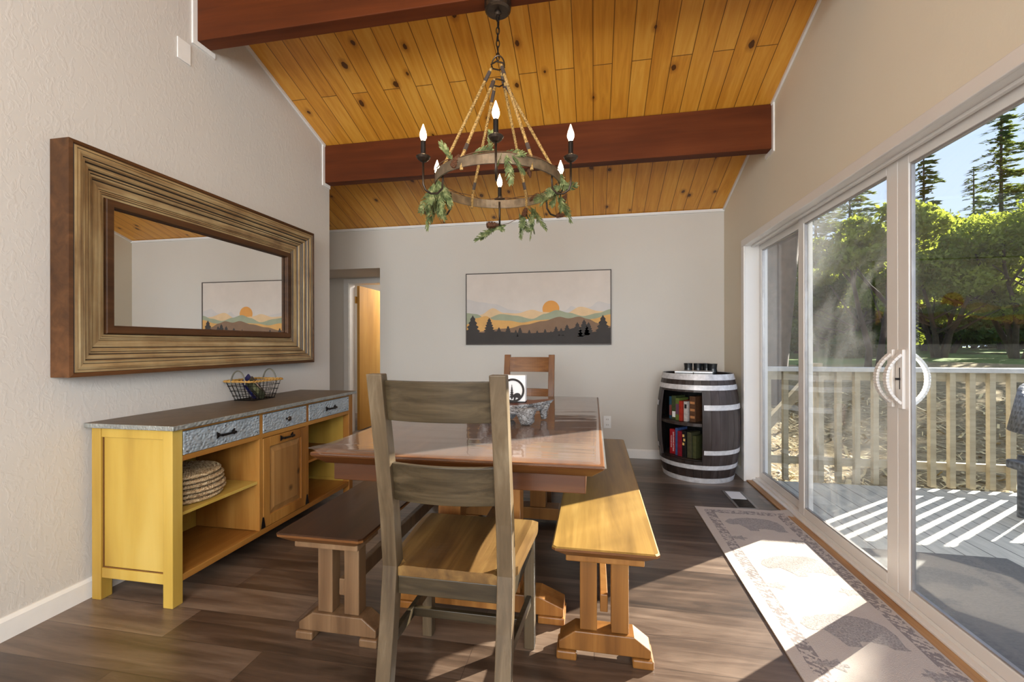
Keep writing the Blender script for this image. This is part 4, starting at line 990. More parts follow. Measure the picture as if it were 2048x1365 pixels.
sprigs = [(-100, RR, 1.96, (-0.35, -.1, -1), 0.17, 0.045), (-92, RR+0.03, 1.95, (-0.1, 0.1, -1), 0.20, 0.04), (-80, RR, 1.93, (0.3, 0, -1), 0.16, 0.045), (-108, RR+.02, 1.93, (-.8, 0, -.5), 0.09, 0.04), (-70, RR, 1.95, (.25, .1, -1), 0.17, 0.04),
          (-40, RR, 2.0, (-0.7, 0, 0.9), 0.09, 0.03), (-5, RR, 2.01, (0.1, 0, 1), 0.085, 0.028), (5, RR-0.01, 2.0, (1, 0.1, 0.1), 0.10, 0.03), (8, RR+0.01, 1.99, (0.15, 0, -1), 0.13, 0.032), (-20, RR, 2.0, (0.9, 0.1, 0.25), 0.09, 0.028),
          (95, RR, 1.96, (0.9, -0.3, 0.15), 0.10, 0.035), (98, RR, 1.93, (0.5, 0, -1), 0.15, 0.04), (112, RR, 1.96, (-1, 0, -0.1), 0.10, 0.04), (85, RR, 1.95, (-0.9, 0.2, -0.5), 0.13, 0.04), (75, RR, 2.0, (0.2, 0, -.6), 0.08, 0.035),
          (178, RR+.06, 1.87, (-1, 0, -0.28), 0.19, 0.03), (184, RR+.06, 1.86, (0.9, 0, -0.4), 0.06, 0.02), (150, RR+.02, 1.92, (0.3, 0, -1), 0.17, 0.034), (156, RR+.02, 1.92, (-0.1, 0.1, -1), 0.15, 0.036), (145, RR, 1.94, (0.55, 0, -1), 0.16, 0.032)]
extra = []
for i, (dg, r_, z, dr_, ln, wd) in enumerate(sprigs):
    if ln > 0.12: extra += [(dg+4, r_, z, (dr_[0]+0.45, dr_[1]+0.3, dr_[2]), ln*0.75, wd*0.9), (dg-4, r_+0.01, z, (dr_[0]-0.4, dr_[1]-0.3, dr_[2]), ln*0.65, wd*0.9)]
for i, (dg, r_, z, dr_, ln, wd) in enumerate(sprigs+extra):
    sprig(cpos(r_, dg, z), dr_, ln, wd, i+3).build('sprig', M['cedar'], gl_)
tw = MB()
for ph in (0, 2.0): tw.tube([cpos(RR+0.008*math.sin(k*0.5+ph), 90+360*k/90, RT+0.004+0.007*math.sin(k*0.37+ph)) for k in range(90)], 0.0022, 5, closed=True)
tw.tube([cpos(RR, 150, 1.93), cpos(RR+.02, 160, 1.895), cpos(RR+.05, 172, 1.875), cpos(RR+0.07, 180, 1.87)], 0.0016, 5); tw.tube([cpos(RR, -100, 1.93), cpos(RR+.05, -105, 1.89), cpos(RR+.09, -108, 1.865), cpos(RR+0.08, -104, 1.80)], 0.0015, 5)
tw.build('twig', M['twig'], gl_)
def cone(c, d, ln, r_):
    m = MB(); c = Vector(c); d = Vector(d).normalized(); u = d.orthogonal().normalized(); w = d.cross(u)
    m.tube([c-d*ln/2, c-d*ln*0.3, c+d*ln*0.2, c+d*ln/2], [r_*0.5, r_*0.72, r_*0.6, r_*0.15], 8)
    for i in range(9):
        t = i/8; rr = r_*(0.75+0.6*t*(1-t)*2)*(1-0.55*t)
        for k in range(8):
            a = 2*PI*(k+0.5*(i % 2))/8; o_ = u*math.cos(a)+w*math.sin(a); sdv = d.cross(o_); b_ = c+d*(t-0.5)*ln
            m.add([b_+o_*rr*0.5+sdv*rr*0.2, b_+o_*rr*0.5-sdv*rr*0.2, b_+o_*rr*1.15-sdv*rr*0.34+d*0.004, b_+o_*rr*1.25+d*0.007, b_+o_*rr*1.15+sdv*rr*0.34+d*0.004], [(0, 1, 2, 3, 4)])
    return m
M['cone'] = plain('pine_cone_brown', srgb(104, 66, 42), 0.75, var=0.35, nscale=60)
for dg, r_, z, d, ln in ((-36, RR, 1.985, (0.5, 0.2, 1), 0.06), (-104, RR+0.09, 1.868, (-1, 0, 0.3), 0.055), (-86, RR+0.02, 1.93, (-.6, 0, -1), 0.05), (187, RR+.04, 1.865, (1, 0, 0), 0.07), (152, RR, 1.92, (0.3, 0, 1), 0.055), (140, RR, 1.99, (-.8, 0.2, -.3), 0.06), (98, RR+.03, 1.915, (.5, 0, 1), 0.05), (118, RR+.07, 1.87, (1, 0, .1), 0.05), (30, RR-.02, 1.935, (.2, 0, -1), 0.035)):
    cone(cpos(r_, dg, z), d, ln, ln*0.32).build('pine_cone', M['cone'], gl_)

# ------------------------------------------------------------------ barrel
BX, BY = 0.905, 4.12
M['stave'] = wood('dark_brown_barrel_stave', srgb(36, 28, 24), srgb(54, 44, 41), srgb(76, 67, 66), 'Z', 0.45, 0.15, 0.8, 0.8)
M['hoop'] = plain('whitewashed_hoop', srgb(206, 204, 206), 0.45, 0.2, var=0.18, nscale=30)
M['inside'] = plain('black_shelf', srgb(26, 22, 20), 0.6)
br_ = thing('barrel_shelf', 'dark wine barrel turned into a shelf with white hoops in the back corner', 'barrel', (BX, BY, 0))
BR = lambda z: 0.285+0.058*(1-((z-0.4525)/0.4525)**2)
camdir = math.atan2(-BY, -BX)
def ang(px):   # screen offset fraction -1..1 -> angle around barrel
    return camdir+math.asin(max(-1, min(1, px)))
A_L, A_R = ang(-0.93), ang(0.12)
OZ0, OZ1 = 0.185, 0.752
st_ = MB(); NS = 30
for k in range(NS):
    a0 = 2*PI*k/NS; a1 = 2*PI*(k+1)/NS
    def rad(z, t): return BR(z)-t
    am_ = ((a0+a1)/2-A_L) % (2*PI); inside_open = am_ < (A_R-A_L)
    for z0_, z1_, n_ in (((0.0, OZ0, 4), (OZ1, 0.895, 4)) if inside_open else ((0.0, 0.895, 16),)):
        zs = np.linspace(z0_, z1_, n_+1); vs = []; g = 0.003
        for z in zs:
            for r2, aa in ((BR(z), a0+g), (BR(z), a1-g), (BR(z)-0.022, a1), (BR(z)-0.022, a0)): vs.append((BX+r2*math.cos(aa), BY+r2*math.sin(aa), z))
        fs = []
        for i in range(n_):
            for j in range(4): fs.append((4*i+j, 4*i+(j+1) % 4, 4*i+4+(j+1) % 4, 4*i+4+j))
        fs += [(3, 2, 1, 0), (4*n_, 4*n_+1, 4*n_+2, 4*n_+3)]
        st_.add(vs, fs)
st_.build('staves', M['stave'], br_)
def hoop(zc, h, a0=0, a1=2*PI):
    m = MB(); z0_, z1_ = zc-h/2, zc+h/2
    m.lathe([(BR(z0_)+0.0005, z0_), (BR(z0_)+0.004, z0_), (BR(z1_)+0.004, z1_), (BR(z1_)+0.0005, z1_), (BR(z0_)+0.0005, z0_)], 64, (BX, BY), a0, a1, cap=False)
    m.build('hoop', M['hoop'], br_)
hoop(0.875, 0.048); hoop(0.79, 0.04); hoop(0.63, 0.042, A_R+0.03, A_L+2*PI-0.02); hoop(0.262, 0.036, A_R+0.03, A_L+2*PI-0.02); hoop(0.135, 0.036); hoop(0.022, 0.042)
MB().lathe([(0, 0.855), (0.262, 0.855), (0.262, 0.872), (0, 0.872)], 40, (BX, BY)).build('top_board', M['stave'], br_)
def disc(z0_, z1_, r_): return MB().lathe([(0, z0_), (r_, z0_), (r_, z1_), (0, z1_)], 40, (BX, BY))
disc(0.47, 0.495, 0.318).build('shelf', M['stave'], br_); disc(0.170, 0.187, 0.285).build('shelf', M['stave'], br_)
# back lining
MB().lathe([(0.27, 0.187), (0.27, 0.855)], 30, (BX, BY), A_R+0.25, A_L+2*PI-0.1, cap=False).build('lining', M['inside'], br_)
# board games in the barrel
fdir = Vector((math.cos((A_L+A_R)/2), math.sin((A_L+A_R)/2), 0)); rdir = Vector((-fdir.y, fdir.x, 0))
games = {0.187: [(-0.108, 0.056, 0.215, (186, 30, 38), 'red board game box with white lettering, leftmost on the lower barrel shelf', 'EXPLODING KITTENS', (235, 235, 235)),
                 (-0.055, 0.026, 0.235, (70, 96, 150), 'blue and silver game box leaning on the lower barrel shelf', None, None),
                 (-0.018, 0.040, 0.215, (150, 26, 44), 'crimson game box in the middle of the lower barrel shelf', None, None),
                 (0.022, 0.034, 0.225, (28, 24, 26), 'black game box with yellow patches on the lower barrel shelf', None, None),
                 (0.062, 0.038, 0.215, (88, 86, 62), 'olive grey game box right on the lower barrel shelf', None, None),
                 (0.100, 0.030, 0.190, (86, 88, 54), 'mossy green game box, rightmost on the lower barrel shelf', None, None)],
         0.495: [(-0.118, 0.030, 0.195, (44, 84, 104), 'teal game box, leftmost on the upper barrel shelf', None, None),
                 (-0.078, 0.042, 0.205, (72, 84, 50), 'dark green game box with a white label on the upper barrel shelf', None, None),
                 (-0.034, 0.036, 0.190, (110, 126, 60), 'lime and purple game box on the upper barrel shelf', None, None),
                 (0.004, 0.030, 0.170, (186, 52, 34), 'orange red game box on the upper barrel shelf', None, None),
                 (0.042, 0.034, 0.168, (214, 206, 200), 'white game box with a black square on the upper barrel shelf', None, None),
                 (0.094, 0.052, 0.215, (104, 70, 48), 'brown wood patterned game box, rightmost on the upper barrel shelf', None, None)]}
for zb, lst in games.items():
    for off, w_, h_, col, lab, txt, tcol in lst:
        dp = 0.14; dist = 0.26 if zb < 0.3 else 0.275; dist -= abs(off)*0.35
        base = Vector((BX, BY, zb+0.001))+rdir*off+fdir*(dist-dp/2-0.01)
        rot = Matrix.Rotation(math.atan2(rdir.y, rdir.x), 4, 'Z')
        m = MB(); m.box(-w_/2, w_/2, -dp/2, dp/2, 0, h_)
        m.xf(Matrix.Translation(base) @ rot)
        # local -y should face outwards (fdir)
        o = m.build('board_game', plain('box_card', srgb(*[int(v_*0.82) for v_ in col]), 0.4, var=0.25, nscale=40), bevel=0.001)
        tag(o, lab, 'board game', 'board games on the barrel shelves')
        fy = -1 if (rot @ Vector((0, -1, 0))).dot(fdir) > 0 else 1
        def face_box(x0, x1, z0, z1, c, nm):
            q = MB().box(x0, x1, *( (fy*dp/2, fy*(dp/2+0.0008)) if fy > 0 else (fy*(dp/2+0.0008), fy*dp/2)), z0, z1); q.xf(Matrix.Translation(base) @ rot); q.build(nm, plain('print', srgb(*c), 0.5), o)
        if 'white label' in lab: face_box(-w_*0.35, w_*0.4, 0.02, 0.07, (225, 225, 222), 'label')
        elif 'black square' in lab: face_box(-w_*0.3, w_*0.3, 0.11, 0.145, (30, 30, 32), 'label')
        elif 'yellow patches' in lab:
            for kk in range(3): face_box(-w_*0.42+0.008*(kk % 2), w_*0.1+0.008*(kk % 2), 0.10+kk*0.035, 0.122+kk*0.035, (214, 176, 104), 'patch')
        elif 'lime' in lab: face_box(-w_*0.4, w_*0.4, 0.05, 0.14, (96, 60, 80), 'label')
        elif 'teal' in lab: face_box(-w_*0.4, w_*0.4, 0.03, 0.12, (120, 60, 56), 'label')
        elif 'wood patterned' in lab:
            for kk in range(3): face_box(-w_*0.4, w_*0.4, 0.03+kk*0.06, 0.05+kk*0.06, (176, 120, 76), 'stripe')
        for txt, tsz, tof in (((txt, 0.0175, 0.009), ('THE BOARD GAME', 0.0125, -0.012)) if txt else ()):
            fc = bpy.data.curves.new('title', 'FONT'); fc.body = txt; fc.size = tsz; fc.align_x = 'CENTER'; fc.align_y = 'CENTER'; fc.extrude = 0.0002
            fc.materials.append(plain('title_ink', srgb(*tcol), 0.6))
            tmp = bpy.data.objects.new('title_curve', fc); C.objects.link(tmp); dg_ = bpy.context.evaluated_depsgraph_get(); me_ = bpy.data.meshes.new_from_object(tmp.evaluated_get(dg_)); bpy.data.objects.remove(tmp)
            fo = bpy.data.objects.new('title', me_); C.objects.link(fo); fo.parent = o
            outv = fdir; up = Vector((0, 0, 1)); right = up.cross(outv)
            # text reads downwards along the spine
            X_ = -up; Z_ = outv; Y_ = Z_.cross(X_)
            mt = Matrix((X_, Y_, Z_)).transposed().to_4x4()
            pos = base+Vector((0, 0, h_/2))+outv*(dp/2+0.0008)+Y_*tof-Vector(o.location)
            fo.matrix_local = Matrix.Translation(pos) @ mt
# things standing on the barrel
vd = Vector((BX, BY, 0)).normalized(); vr = Vector((vd.y, -vd.x, 0))
def onb(r_, f_): return Vector((BX, BY, 0))+vr*r_+vd*f_
cases = [(-0.075, 0.05), (0.005, 0.05), (0.075, 0.06), (0.125, 0.0)]
pos_l = ['leftmost', 'second from the left', 'third from the left', 'rightmost']
for k, (r_, f_) in enumerate(cases):
    p = onb(r_, f_); m = MB(); h_ = 0.105
    m.lathe([(0.031, 0.873), (0.036, 0.876), (0.037, 0.905), (0.033, 0.935), (0.036, 0.965), (0.038, 0.8725+h_), (0.033, 0.8725+h_), (0.030, 0.90), (0, 0.90)], 20, (p.x, p.y))
    o = m.build('black_cup', plain('glossy_black_plastic', srgb(24, 26, 28), 0.3), smooth=False)
    tag(o, 'glossy black cup on the barrel, %s of the four' % pos_l[k], 'cup', 'black cups on the barrel top')
m = MB(); p = onb(-0.03, -0.11); m.box(-0.15, 0.15, -0.09, 0.09, 0, 0.028); m.box(-0.15, 0.15, -0.09, 0.09, 0.030, 0.046)
m.xf(Matrix.Translation((p.x, p.y, 0.873)) @ Matrix.Rotation(math.atan2(vr.y, vr.x), 4, 'Z')); o = m.build('game_case', plain('silver_white_case', srgb(196, 196, 196), 0.3, 0.3), bevel=0.004)
tag(o, 'flat silver white case lying on the front of the barrel top', 'case')
m = MB(); m.box(-0.004, 0.004, -0.094, -0.0905, 0.012, 0.038); m.xf(Matrix.Translation((p.x, p.y, 0.873)) @ Matrix.Rotation(math.atan2(vr.y, vr.x), 4, 'Z')); m.build('clasp', M['black_metal'], o)

# ------------------------------------------------------------------ indoor rug
RX0, RX1, RY0, RY1 = 0.700, 1.300, 0.55, 3.275
def rug_mat():
    m = NT('beige_rug_pile'); pos = m.n('NewGeometry').outputs['Position']; sp = m.n('SeparateXYZ'); m.t.links.new(pos, sp.inputs[0])
    n1 = m.noise(pos, 260, 2); n2 = m.noise(pos, 9, 4, 0.6); n3 = m.noise(m.coord('World', (1, 1, 1)), 45, 3, 0.7)
    base = m.mix(n2, srgb(190, 178, 168), srgb(206, 196, 186))
    base = m.mix(m.math('MULTIPLY', n1, 0.5), base, srgb(160, 148, 140))
    ex = m.math('MINIMUM', m.math('SUBTRACT', sp.outputs['X'], RX0), m.math('SUBTRACT', RX1, sp.outputs['X']))
    ey = m.math('MINIMUM', m.math('SUBTRACT', sp.outputs['Y'], RY0), m.math('SUBTRACT', RY1, sp.outputs['Y']))
    e_ = m.math('MINIMUM', ex, ey)
    band = m.math('MULTIPLY', m.math('GREATER_THAN', e_, 0.048), m.math('LESS_THAN', e_, 0.098))
    zig = m.math('SINE', m.math('MULTIPLY', m.math('ADD', sp.outputs['Y'], sp.outputs['X']), 210.0))
    pat = m.math('MULTIPLY', band, m.math('GREATER_THAN', m.math('ADD', m.math('MULTIPLY', zig, 0.06), n3), 0.49))
    line = m.math('MULTIPLY', m.math('GREATER_THAN', e_, 0.098), m.math('LESS_THAN', e_, 0.106))
    f_ = m.math('MAXIMUM', pat, m.math('MULTIPLY', line, m.math('GREATER_THAN', n3, 0.45)))
    col = m.mix(m.math('MULTIPLY', f_, 0.75), base, srgb(116, 110, 112))
    m.bsdf(col, 0.95, 0, m.bump(n1, 0.6, 0.004), 0, 0.1); return m.m
mg = NT('grey_rug_motif'); n1 = mg.noise(mg.n('NewGeometry').outputs['Position'], 150, 3, 0.7); mg.bsdf(mg.ramp(n1, [(0.35, srgb(132, 126, 124)), (0.65, srgb(176, 168, 162))]), 0.95, 0, mg.bump(n1, 0.5, 0.004), 0, 0.1)
rg = MB(); nx, ny = 6, 60; vs = []; fs = []
def rug_z(x, y):
    z = 0.0075
    z += 0.014*math.exp(-((x-RX1)/0.05)**2-((y-RY1)/0.07)**2)+0.002*math.sin(x*14)*math.exp(-((y-RY1)/0.1)**2)
    return z
for i in range(nx+1):
    for j in range(ny+1):
        x = RX0+(RX1-RX0)*i/nx; y = RY0+(RY1-RY0)*j/ny; vs.append((x, y, rug_z(x, y)))
N = len(vs); vs += [(x, y, 0.0008) for x, y, z in vs]
for i in range(nx):
    for j in range(ny):
        a = i*(ny+1)+j; b = a+ny+1; fs.append((a, b, b+1, a+1)); fs.append((N+a, N+a+1, N+b+1, N+b))
for i in range(nx):
    for j in (0, ny): a = i*(ny+1)+j; b = a+ny+1; fs.append((a, N+a, N+b, b) if j == 0 else (b, N+b, N+a, a))
for j in range(ny):
    for i in (0, nx): a = i*(ny+1)+j; b = a+1; fs.append((b, N+b, N+a, a) if i == 0 else (a, N+a, N+b, b))
rg.add(vs, fs, 0)
bear_p = [(-.42, -.08), (-.46, .02), (-.40, .10), (-.34, .16), (-.28, .15), (-.20, .20), (.0, .24), (.2, .22), (.34, .18), (.44, .06), (.46, -.10), (.42, -.28), (.44, -.34), (.28, -.34), (.24, -.27), (.12, -.24), (0, -.25), (-.02, -.34), (-.16, -.34), (-.19, -.22), (-.26, -.08), (-.36, -.10)]
tree_p = [(0, .5), (.12, .28), (.06, .28), (.2, .05), (.1, .05), (.28, -.25), (.06, -.25), (.06, -.42), (-.06, -.42), (-.06, -.25), (-.28, -.25), (-.1, .05), (-.2, .05), (-.06, .28), (-.12, .28)]
def motif(poly, cx, cyy, s_, rz):
    vs = []; ca, sa = math.cos(rz), math.sin(rz)
    for x, y in poly: X_ = cx+(x*ca-y*sa)*s_; Y_ = cyy+(x*sa+y*ca)*s_; vs.append((X_, Y_, rug_z(X_, Y_)+0.0006))
    rg.add(vs, [tuple(range(len(vs)))], 1)
rcx = (RX0+RX1)/2
for k in range(6):
    yy = 3.02-k*0.52; motif(bear_p, rcx+(0.015 if k % 2 else -0.005), yy, 0.36, 0.15+PI*(k % 2)*0+0.1*((k % 2)*2-1))
    for s_ in (-1, 1): motif(tree_p, rcx+s_*0.165, yy-0.24, 0.125, -s_*PI/2)
o = rg.build('area_rug', [rug_mat(), mg.m]); tag(o, 'beige runner rug with grey bears and pines along the sliding door', 'rug')

# ------------------------------------------------------------------ outside: deck
ZD = -0.03
def deck_mat():
    m = NT('grey_painted_deck'); pos = m.n('NewGeometry').outputs['Position']; sp = m.n('SeparateXYZ'); m.t.links.new(pos, sp.inputs[0])
    fx = m.math('FRACT', m.math('DIVIDE', sp.outputs['X'], 0.145))
    gap = m.math('LESS_THAN', fx, 0.04)
    n2 = m.noise(m.coord('World', (6, 1, 1)), 5, 4)
    col = m.ramp(n2, [(0.3, srgb(178, 175, 164)), (0.7, srgb(204, 200, 188))])
    col = m.mix(gap, col, srgb(70, 68, 66)); m.bsdf(col, 0.65, 0, None, 0, 0.3); return m.m
struct(MB().box(1.431, 7.5, -3.0, 4.125, ZD-0.04, ZD).build('deck_floor', deck_mat()))
M['rail'] = wood('sun_tinted_rail', srgb(150, 138, 114), srgb(170, 158, 132), srgb(186, 175, 150), 'X', 0.7, 0, 1)  # even cream stands in for sun bounced off the door glass
M['rail_cap'] = plain('pale_grey_rail_cap', srgb(186, 184, 180), 0.6)
rl = thing('deck_railing', 'wooden deck railing tinted cream by bounced sun, with a pale flat cap beyond the sliding door', 'railing', (4.3, 4.19, ZD))
MB().box(1.45, 7.4, 4.14, 4.235, 0.913, 0.951).build('rail_cap', M['rail_cap'], rl, bevel=0.004)
MB().box(1.45, 7.4, 4.20, 4.235, 0.838, 0.9125).build('top_rail', M['rail'], rl)
MB().box(1.45, 7.4, 4.20, 4.235, 0.105, 0.165).build('bottom_rail', M['rail'], rl)
x = 1.50
while x < 7.3:
    MB().box(x-0.02, x+0.02, 4.159, 4.199, -0.03, 0.912).build('baluster', M['rail'], rl); x += 0.1376
# stair handrail going down at the far left corner
sr = thing('stair_handrail', 'cream sloping handrail of the deck stairs seen through the far glass panel', 'handrail', (1.9, 4.6, -0.4))
MB().bar((1.50, 4.44, 0.29), (2.17, 4.80, 0.89), 0.04, 0.09).build('rail', M['rail'], sr)
MB().box(2.13, 2.21, 4.78, 4.86, -0.6, 0.96).build('post', M['rail'], sr)
MB().box(1.45, 1.53, 4.40, 4.48, -0.62, 0.30).build('post', M['rail'], sr)
# outdoor rug
def orug():
    m = NT('grey_outdoor_rug'); pos = m.n('NewGeometry').outputs['Position']
    br = m.n('TexBrick'); m.t.links.new(m.coord('World', (9, 18, 1)), br.inputs['Vector']); br.inputs['Color1'].default_value = srgb(96, 97, 98); br.inputs['Color2'].default_value = srgb(118, 117, 114); br.inputs['Mortar'].default_value = srgb(76, 77, 80); br.inputs['Mortar Size'].default_value = 0.05
    g = m.noise(pos, 90, 3); col = m.mix(m.math('MULTIPLY', g, 0.4), br.outputs['Color'], srgb(150, 146, 138)); m.bsdf(col, 0.95, 0, None, 0, 0.1); return m.m
o = MB().box(1.46, 2.21, 0.3, 2.835, ZD+0.0008, ZD+0.009).build('outdoor_rug', orug()); tag(o, 'dark grey woven outdoor mat on the deck outside the sliding door', 'outdoor rug')
# patio chair
_m = NT('dark_grey_wicker'); _w = _m.n('TexMagic'); _m.put(_w.inputs['Vector'], _m.coord('Object')); _w.inputs['Scale'].default_value = 18; _w.turbulence_depth = 3
_m.bsdf(_m.ramp(_w.outputs['Fac'], [(0.3, srgb(46, 48, 54)), (0.7, srgb(104, 108, 116))]), 0.55, 0, _m.bump(_w.outputs['Fac'], 0.9, 0.006), 0, 0.4); M['wicker'] = _m.m
pc = thing('patio_chair', 'dark grey wicker patio chair on the deck at the right edge of the view', 'chair', (3.05, 3.33, ZD))
pcx, pcy = 3.05, 3.33
for dx, dy in ((-0.26, -0.20), (0.26, -0.28), (-0.20, 0.22), (0.26, 0.24)):
    MB().tube([(pcx+dx, pcy+dy, ZD), (pcx+dx*0.98, pcy+dy, ZD+0.62 if dx < 0 and dy < 0 else ZD+0.42)], 0.021, 10).build('leg', M['wicker'], pc)
MB().box(pcx-0.27, pcx+0.27, pcy-0.27, pcy+0.25, ZD+0.33, ZD+0.39).build('seat', M['wicker'], pc, bevel=0.012)
# curved wrap-around back + arm
m = MB(); n = 26; vs = []; fs = []
for k in range(n+1):
    t = k/n; a = math.radians(-112+244*t) ; R1 = 0.33
    hgt = 0.66+0.27*max(0, math.sin(math.radians(180*t)))**0.8
    for (rr, z) in ((R1-0.01, ZD+0.60), (R1+0.03, ZD+0.60), (R1-0.02, ZD+hgt), (R1-0.06, ZD+hgt)): vs.append((pcx+rr*math.sin(a), pcy+rr*math.cos(a), z))
for k in range(n):
    for j in range(4): fs.append((4*k+j, 4*k+(j+1) % 4, 4*k+4+(j+1) % 4, 4*k+4+j))
fs += [(0, 3, 2, 1), (4*n, 4*n+1, 4*n+2, 4*n+3)]
m.add(vs, fs); recalc(m.build('backrest', M['wicker'], pc, smooth=True))
m = MB().ball((0, 0, 0), 1, 10, sc=(0.20, 0.08, 0.12)); m.xf(Matrix.Translation((pcx+0.02, pcy-0.02, ZD+0.515)) @ Matrix.Rotation(0.3, 4, 'Z'))
o = m.build('throw_pillow', plain('teal_fabric', srgb(66, 124, 116), 0.9), smooth=True); tag(o, 'teal pillow on the seat of the wicker patio chair', 'pillow')

# ------------------------------------------------------------------ outside: ground
def gh(x, y):
    d = math.hypot(x, y)
    t = min(1, max(0, (y-4.6)/8.5)); t2 = t*t*(3-2*t)
    z = -0.50+1.12*(t2*0.55+t*0.45)
    z += 0.05*math.sin(x*1.3+y*0.7)*min(1, t*3)+0.02*math.sin(x*4.1)*math.cos(y*3.3)
    z += 0.10*min(1, max(0, (x-6)/8))*min(1, t*2)
    if y > 13: z += -0.10*min(1, (y-13)/6)
    return z
def ground_mat():
    m = NT('hillside_dry_leaves_and_grass'); pos = m.n('NewGeometry').outputs['Position']; sp = m.n('SeparateXYZ'); m.t.links.new(pos, sp.inputs[0])
    n1 = m.noise(m.coord('World', (1, 1.8, 1)), 4.5, 8, 0.75, 0.4); n2 = m.noise(pos, 22, 5, 0.7)
    f = m.math('ADD', m.math('MULTIPLY', n1, 0.6), m.math('MULTIPLY', n2, 0.4))
    dry = m.ramp(f, [(0.34, srgb(92, 78, 58)), (0.44, srgb(128, 112, 82)), (0.54, srgb(156, 138, 104)), (0.64, srgb(180, 162, 124)), (0.74, srgb(206, 192, 156))])
    grs = m.ramp(n1, [(0.35, srgb(74, 92, 44)), (0.65, srgb(116, 138, 70))])
    k = m.math('MINIMUM', m.math('MAXIMUM', m.math('MULTIPLY', m.math('SUBTRACT', m.math('ADD', sp.outputs['Y'], m.math('MULTIPLY', n1, 2)), 13.5), 0.8), 0.0), 1.0)
    col = m.mix(k, dry, grs); m.bsdf(col, 0.95, 0, m.bump(n2, 0.8, 0.05), 0, 0.1); return m.m
m = MB(); nx, ny = 90, 90; vs = []; fs = []
for i in range(nx+1):
    for j in range(ny+1):
        x = -6+75*(i/nx)**1.5; y = -6+81*(j/ny)**1.6 if False else -4+79*(j/ny)**1.5
        if y < 4.4: z = -0.55
        else: z = gh(x, y)
        vs.append((x, y, z))
for i in range(nx):
    for j in range(ny): a = i*(ny+1)+j; fs.append((a, a+ny+1, a+ny+2, a+1))
m.add(vs, fs); g_o = m.build('ground', ground_mat(), smooth=True); struct(g_o)
# loose straw and leaves on the slope nearest the rail
m = MB()
for k in range(5000):
    x = 1.6+6.5*rng.random(); y = 4.45+5*rng.random()**1.6; z = gh(x, y)+0.012; a = rng.random()*6.28; l_ = 0.02+0.05*rng.random(); w_ = 0.004+0.016*rng.random()**2; t = rng.normal()*0.35
    dx, dy = math.cos(a)*l_, math.sin(a)*l_; ex_, ey_ = -math.sin(a)*w_, math.cos(a)*w_
    m.add([(x-dx-ex_, y-dy-ey_, z-t*l_+0.02), (x+dx-ex_, y+dy-ey_, z+t*l_+0.02), (x+dx+ex_, y+dy+ey_, z+t*l_+0.022), (x-dx+ex_, y-dy+ey_, z-t*l_+0.022)], [(0, 1, 2, 3)])
o = m.build('dry_leaves', plain('straw_litter', srgb(190, 170, 122), 0.8, var=0.45, nscale=3)); tag(o, 'dry straw and leaves strewn on the slope behind the deck railing', 'leaves', kind='stuff')

# ------------------------------------------------------------------ outside: trees
def leaf_mat(name, dark, light, tr=0.35):
    m = NT(name); g = m.noise(m.n('NewGeometry').outputs['Position'], 1.6, 3)
    c = m.ramp(g, [(0.35, dark), (0.65, light)])
    df = m.n('BsdfDiffuse'); m.put(df.inputs[0], c); tl_ = m.n('BsdfTranslucent'); m.put(tl_.inputs[0], m.mix(0.5, c, srgb(190, 200, 60)))
    mx = m.n('MixShader'); mx.inputs[0].default_value = tr; m.t.links.new(df.outputs[0], mx.inputs[1]); m.t.links.new(tl_.outputs[0], mx.inputs[2]); m.t.links.new(mx.outputs[0], m.out.inputs[0]); return m.m
M['leaf_a'] = leaf_mat('olive_green_leaves', srgb(70, 84, 44), srgb(128, 140, 70), 0.4)
M['leaf_b'] = leaf_mat('deep_green_leaves', srgb(50, 66, 46), srgb(92, 108, 66), 0.25)
M['needle'] = leaf_mat('blue_green_needles', srgb(52, 74, 58), srgb(92, 116, 88), 0.2)
M['trunk'] = plain('grey_brown_bark', srgb(84, 74, 66), 0.95, var=0.35, nscale=8, bump=0.8, bscale=18)
M['trunk_dark'] = plain('dark_branch_bark', srgb(58, 48, 42), 0.95, var=0.3, nscale=10)
def leaves_mesh(blobs, n, size, clump=0.45, seed=0):
    R_ = np.random.default_rng(seed); w = np.array([b[3]*b[4]*b[5] for b in blobs]); w = w**0.67; w /= w.sum(); idx = R_.choice(len(blobs), n, p=w); Bq = np.array(blobs)[idx]
    d = R_.normal(size=(n, 3)); d /= np.linalg.norm(d, axis=1)[:, None]; rad = R_.random(n)**(0.28)
    P_ = Bq[:, :3]+d*Bq[:, 3:6]*rad[:, None]; P_ += R_.normal(size=(n, 3))*clump*0.12*Bq[:, 3:6]
    u = R_.normal(size=(n, 3)); u /= np.linalg.norm(u, axis=1)[:, None]; v_ = np.cross(u, R_.normal(size=(n, 3))); v_ /= np.linalg.norm(v_, axis=1)[:, None]
    s = size*(0.6+0.8*R_.random(n))[:, None]
    V = np.stack([P_-u*s, P_-v_*s*0.5, P_+u*s, P_+v_*s*0.5], 1).reshape(-1, 3); F = np.arange(4*n).reshape(-1, 4); return V, F
def npmesh(V, F, name, mat, parent):
    r = parent; off = np.array(r.location); me = bpy.data.meshes.new(name); me.from_pydata((V-off).tolist(), [], F.tolist()); me.materials.append(mat); o = bpy.data.objects.new(name, me); C.objects.link(o); o.parent = parent; return o
def world_at(px, d):   # point on the ground plane direction at camera depth d
    u = (px-1024)/F_PX; c_, s_ = math.cos(YAW), math.sin(YAW); return (u*d*c_-d*s_, u*d*s_+d*c_)
def zpx(py, d): return H_CAM-(py-689.4)/F_PX*d
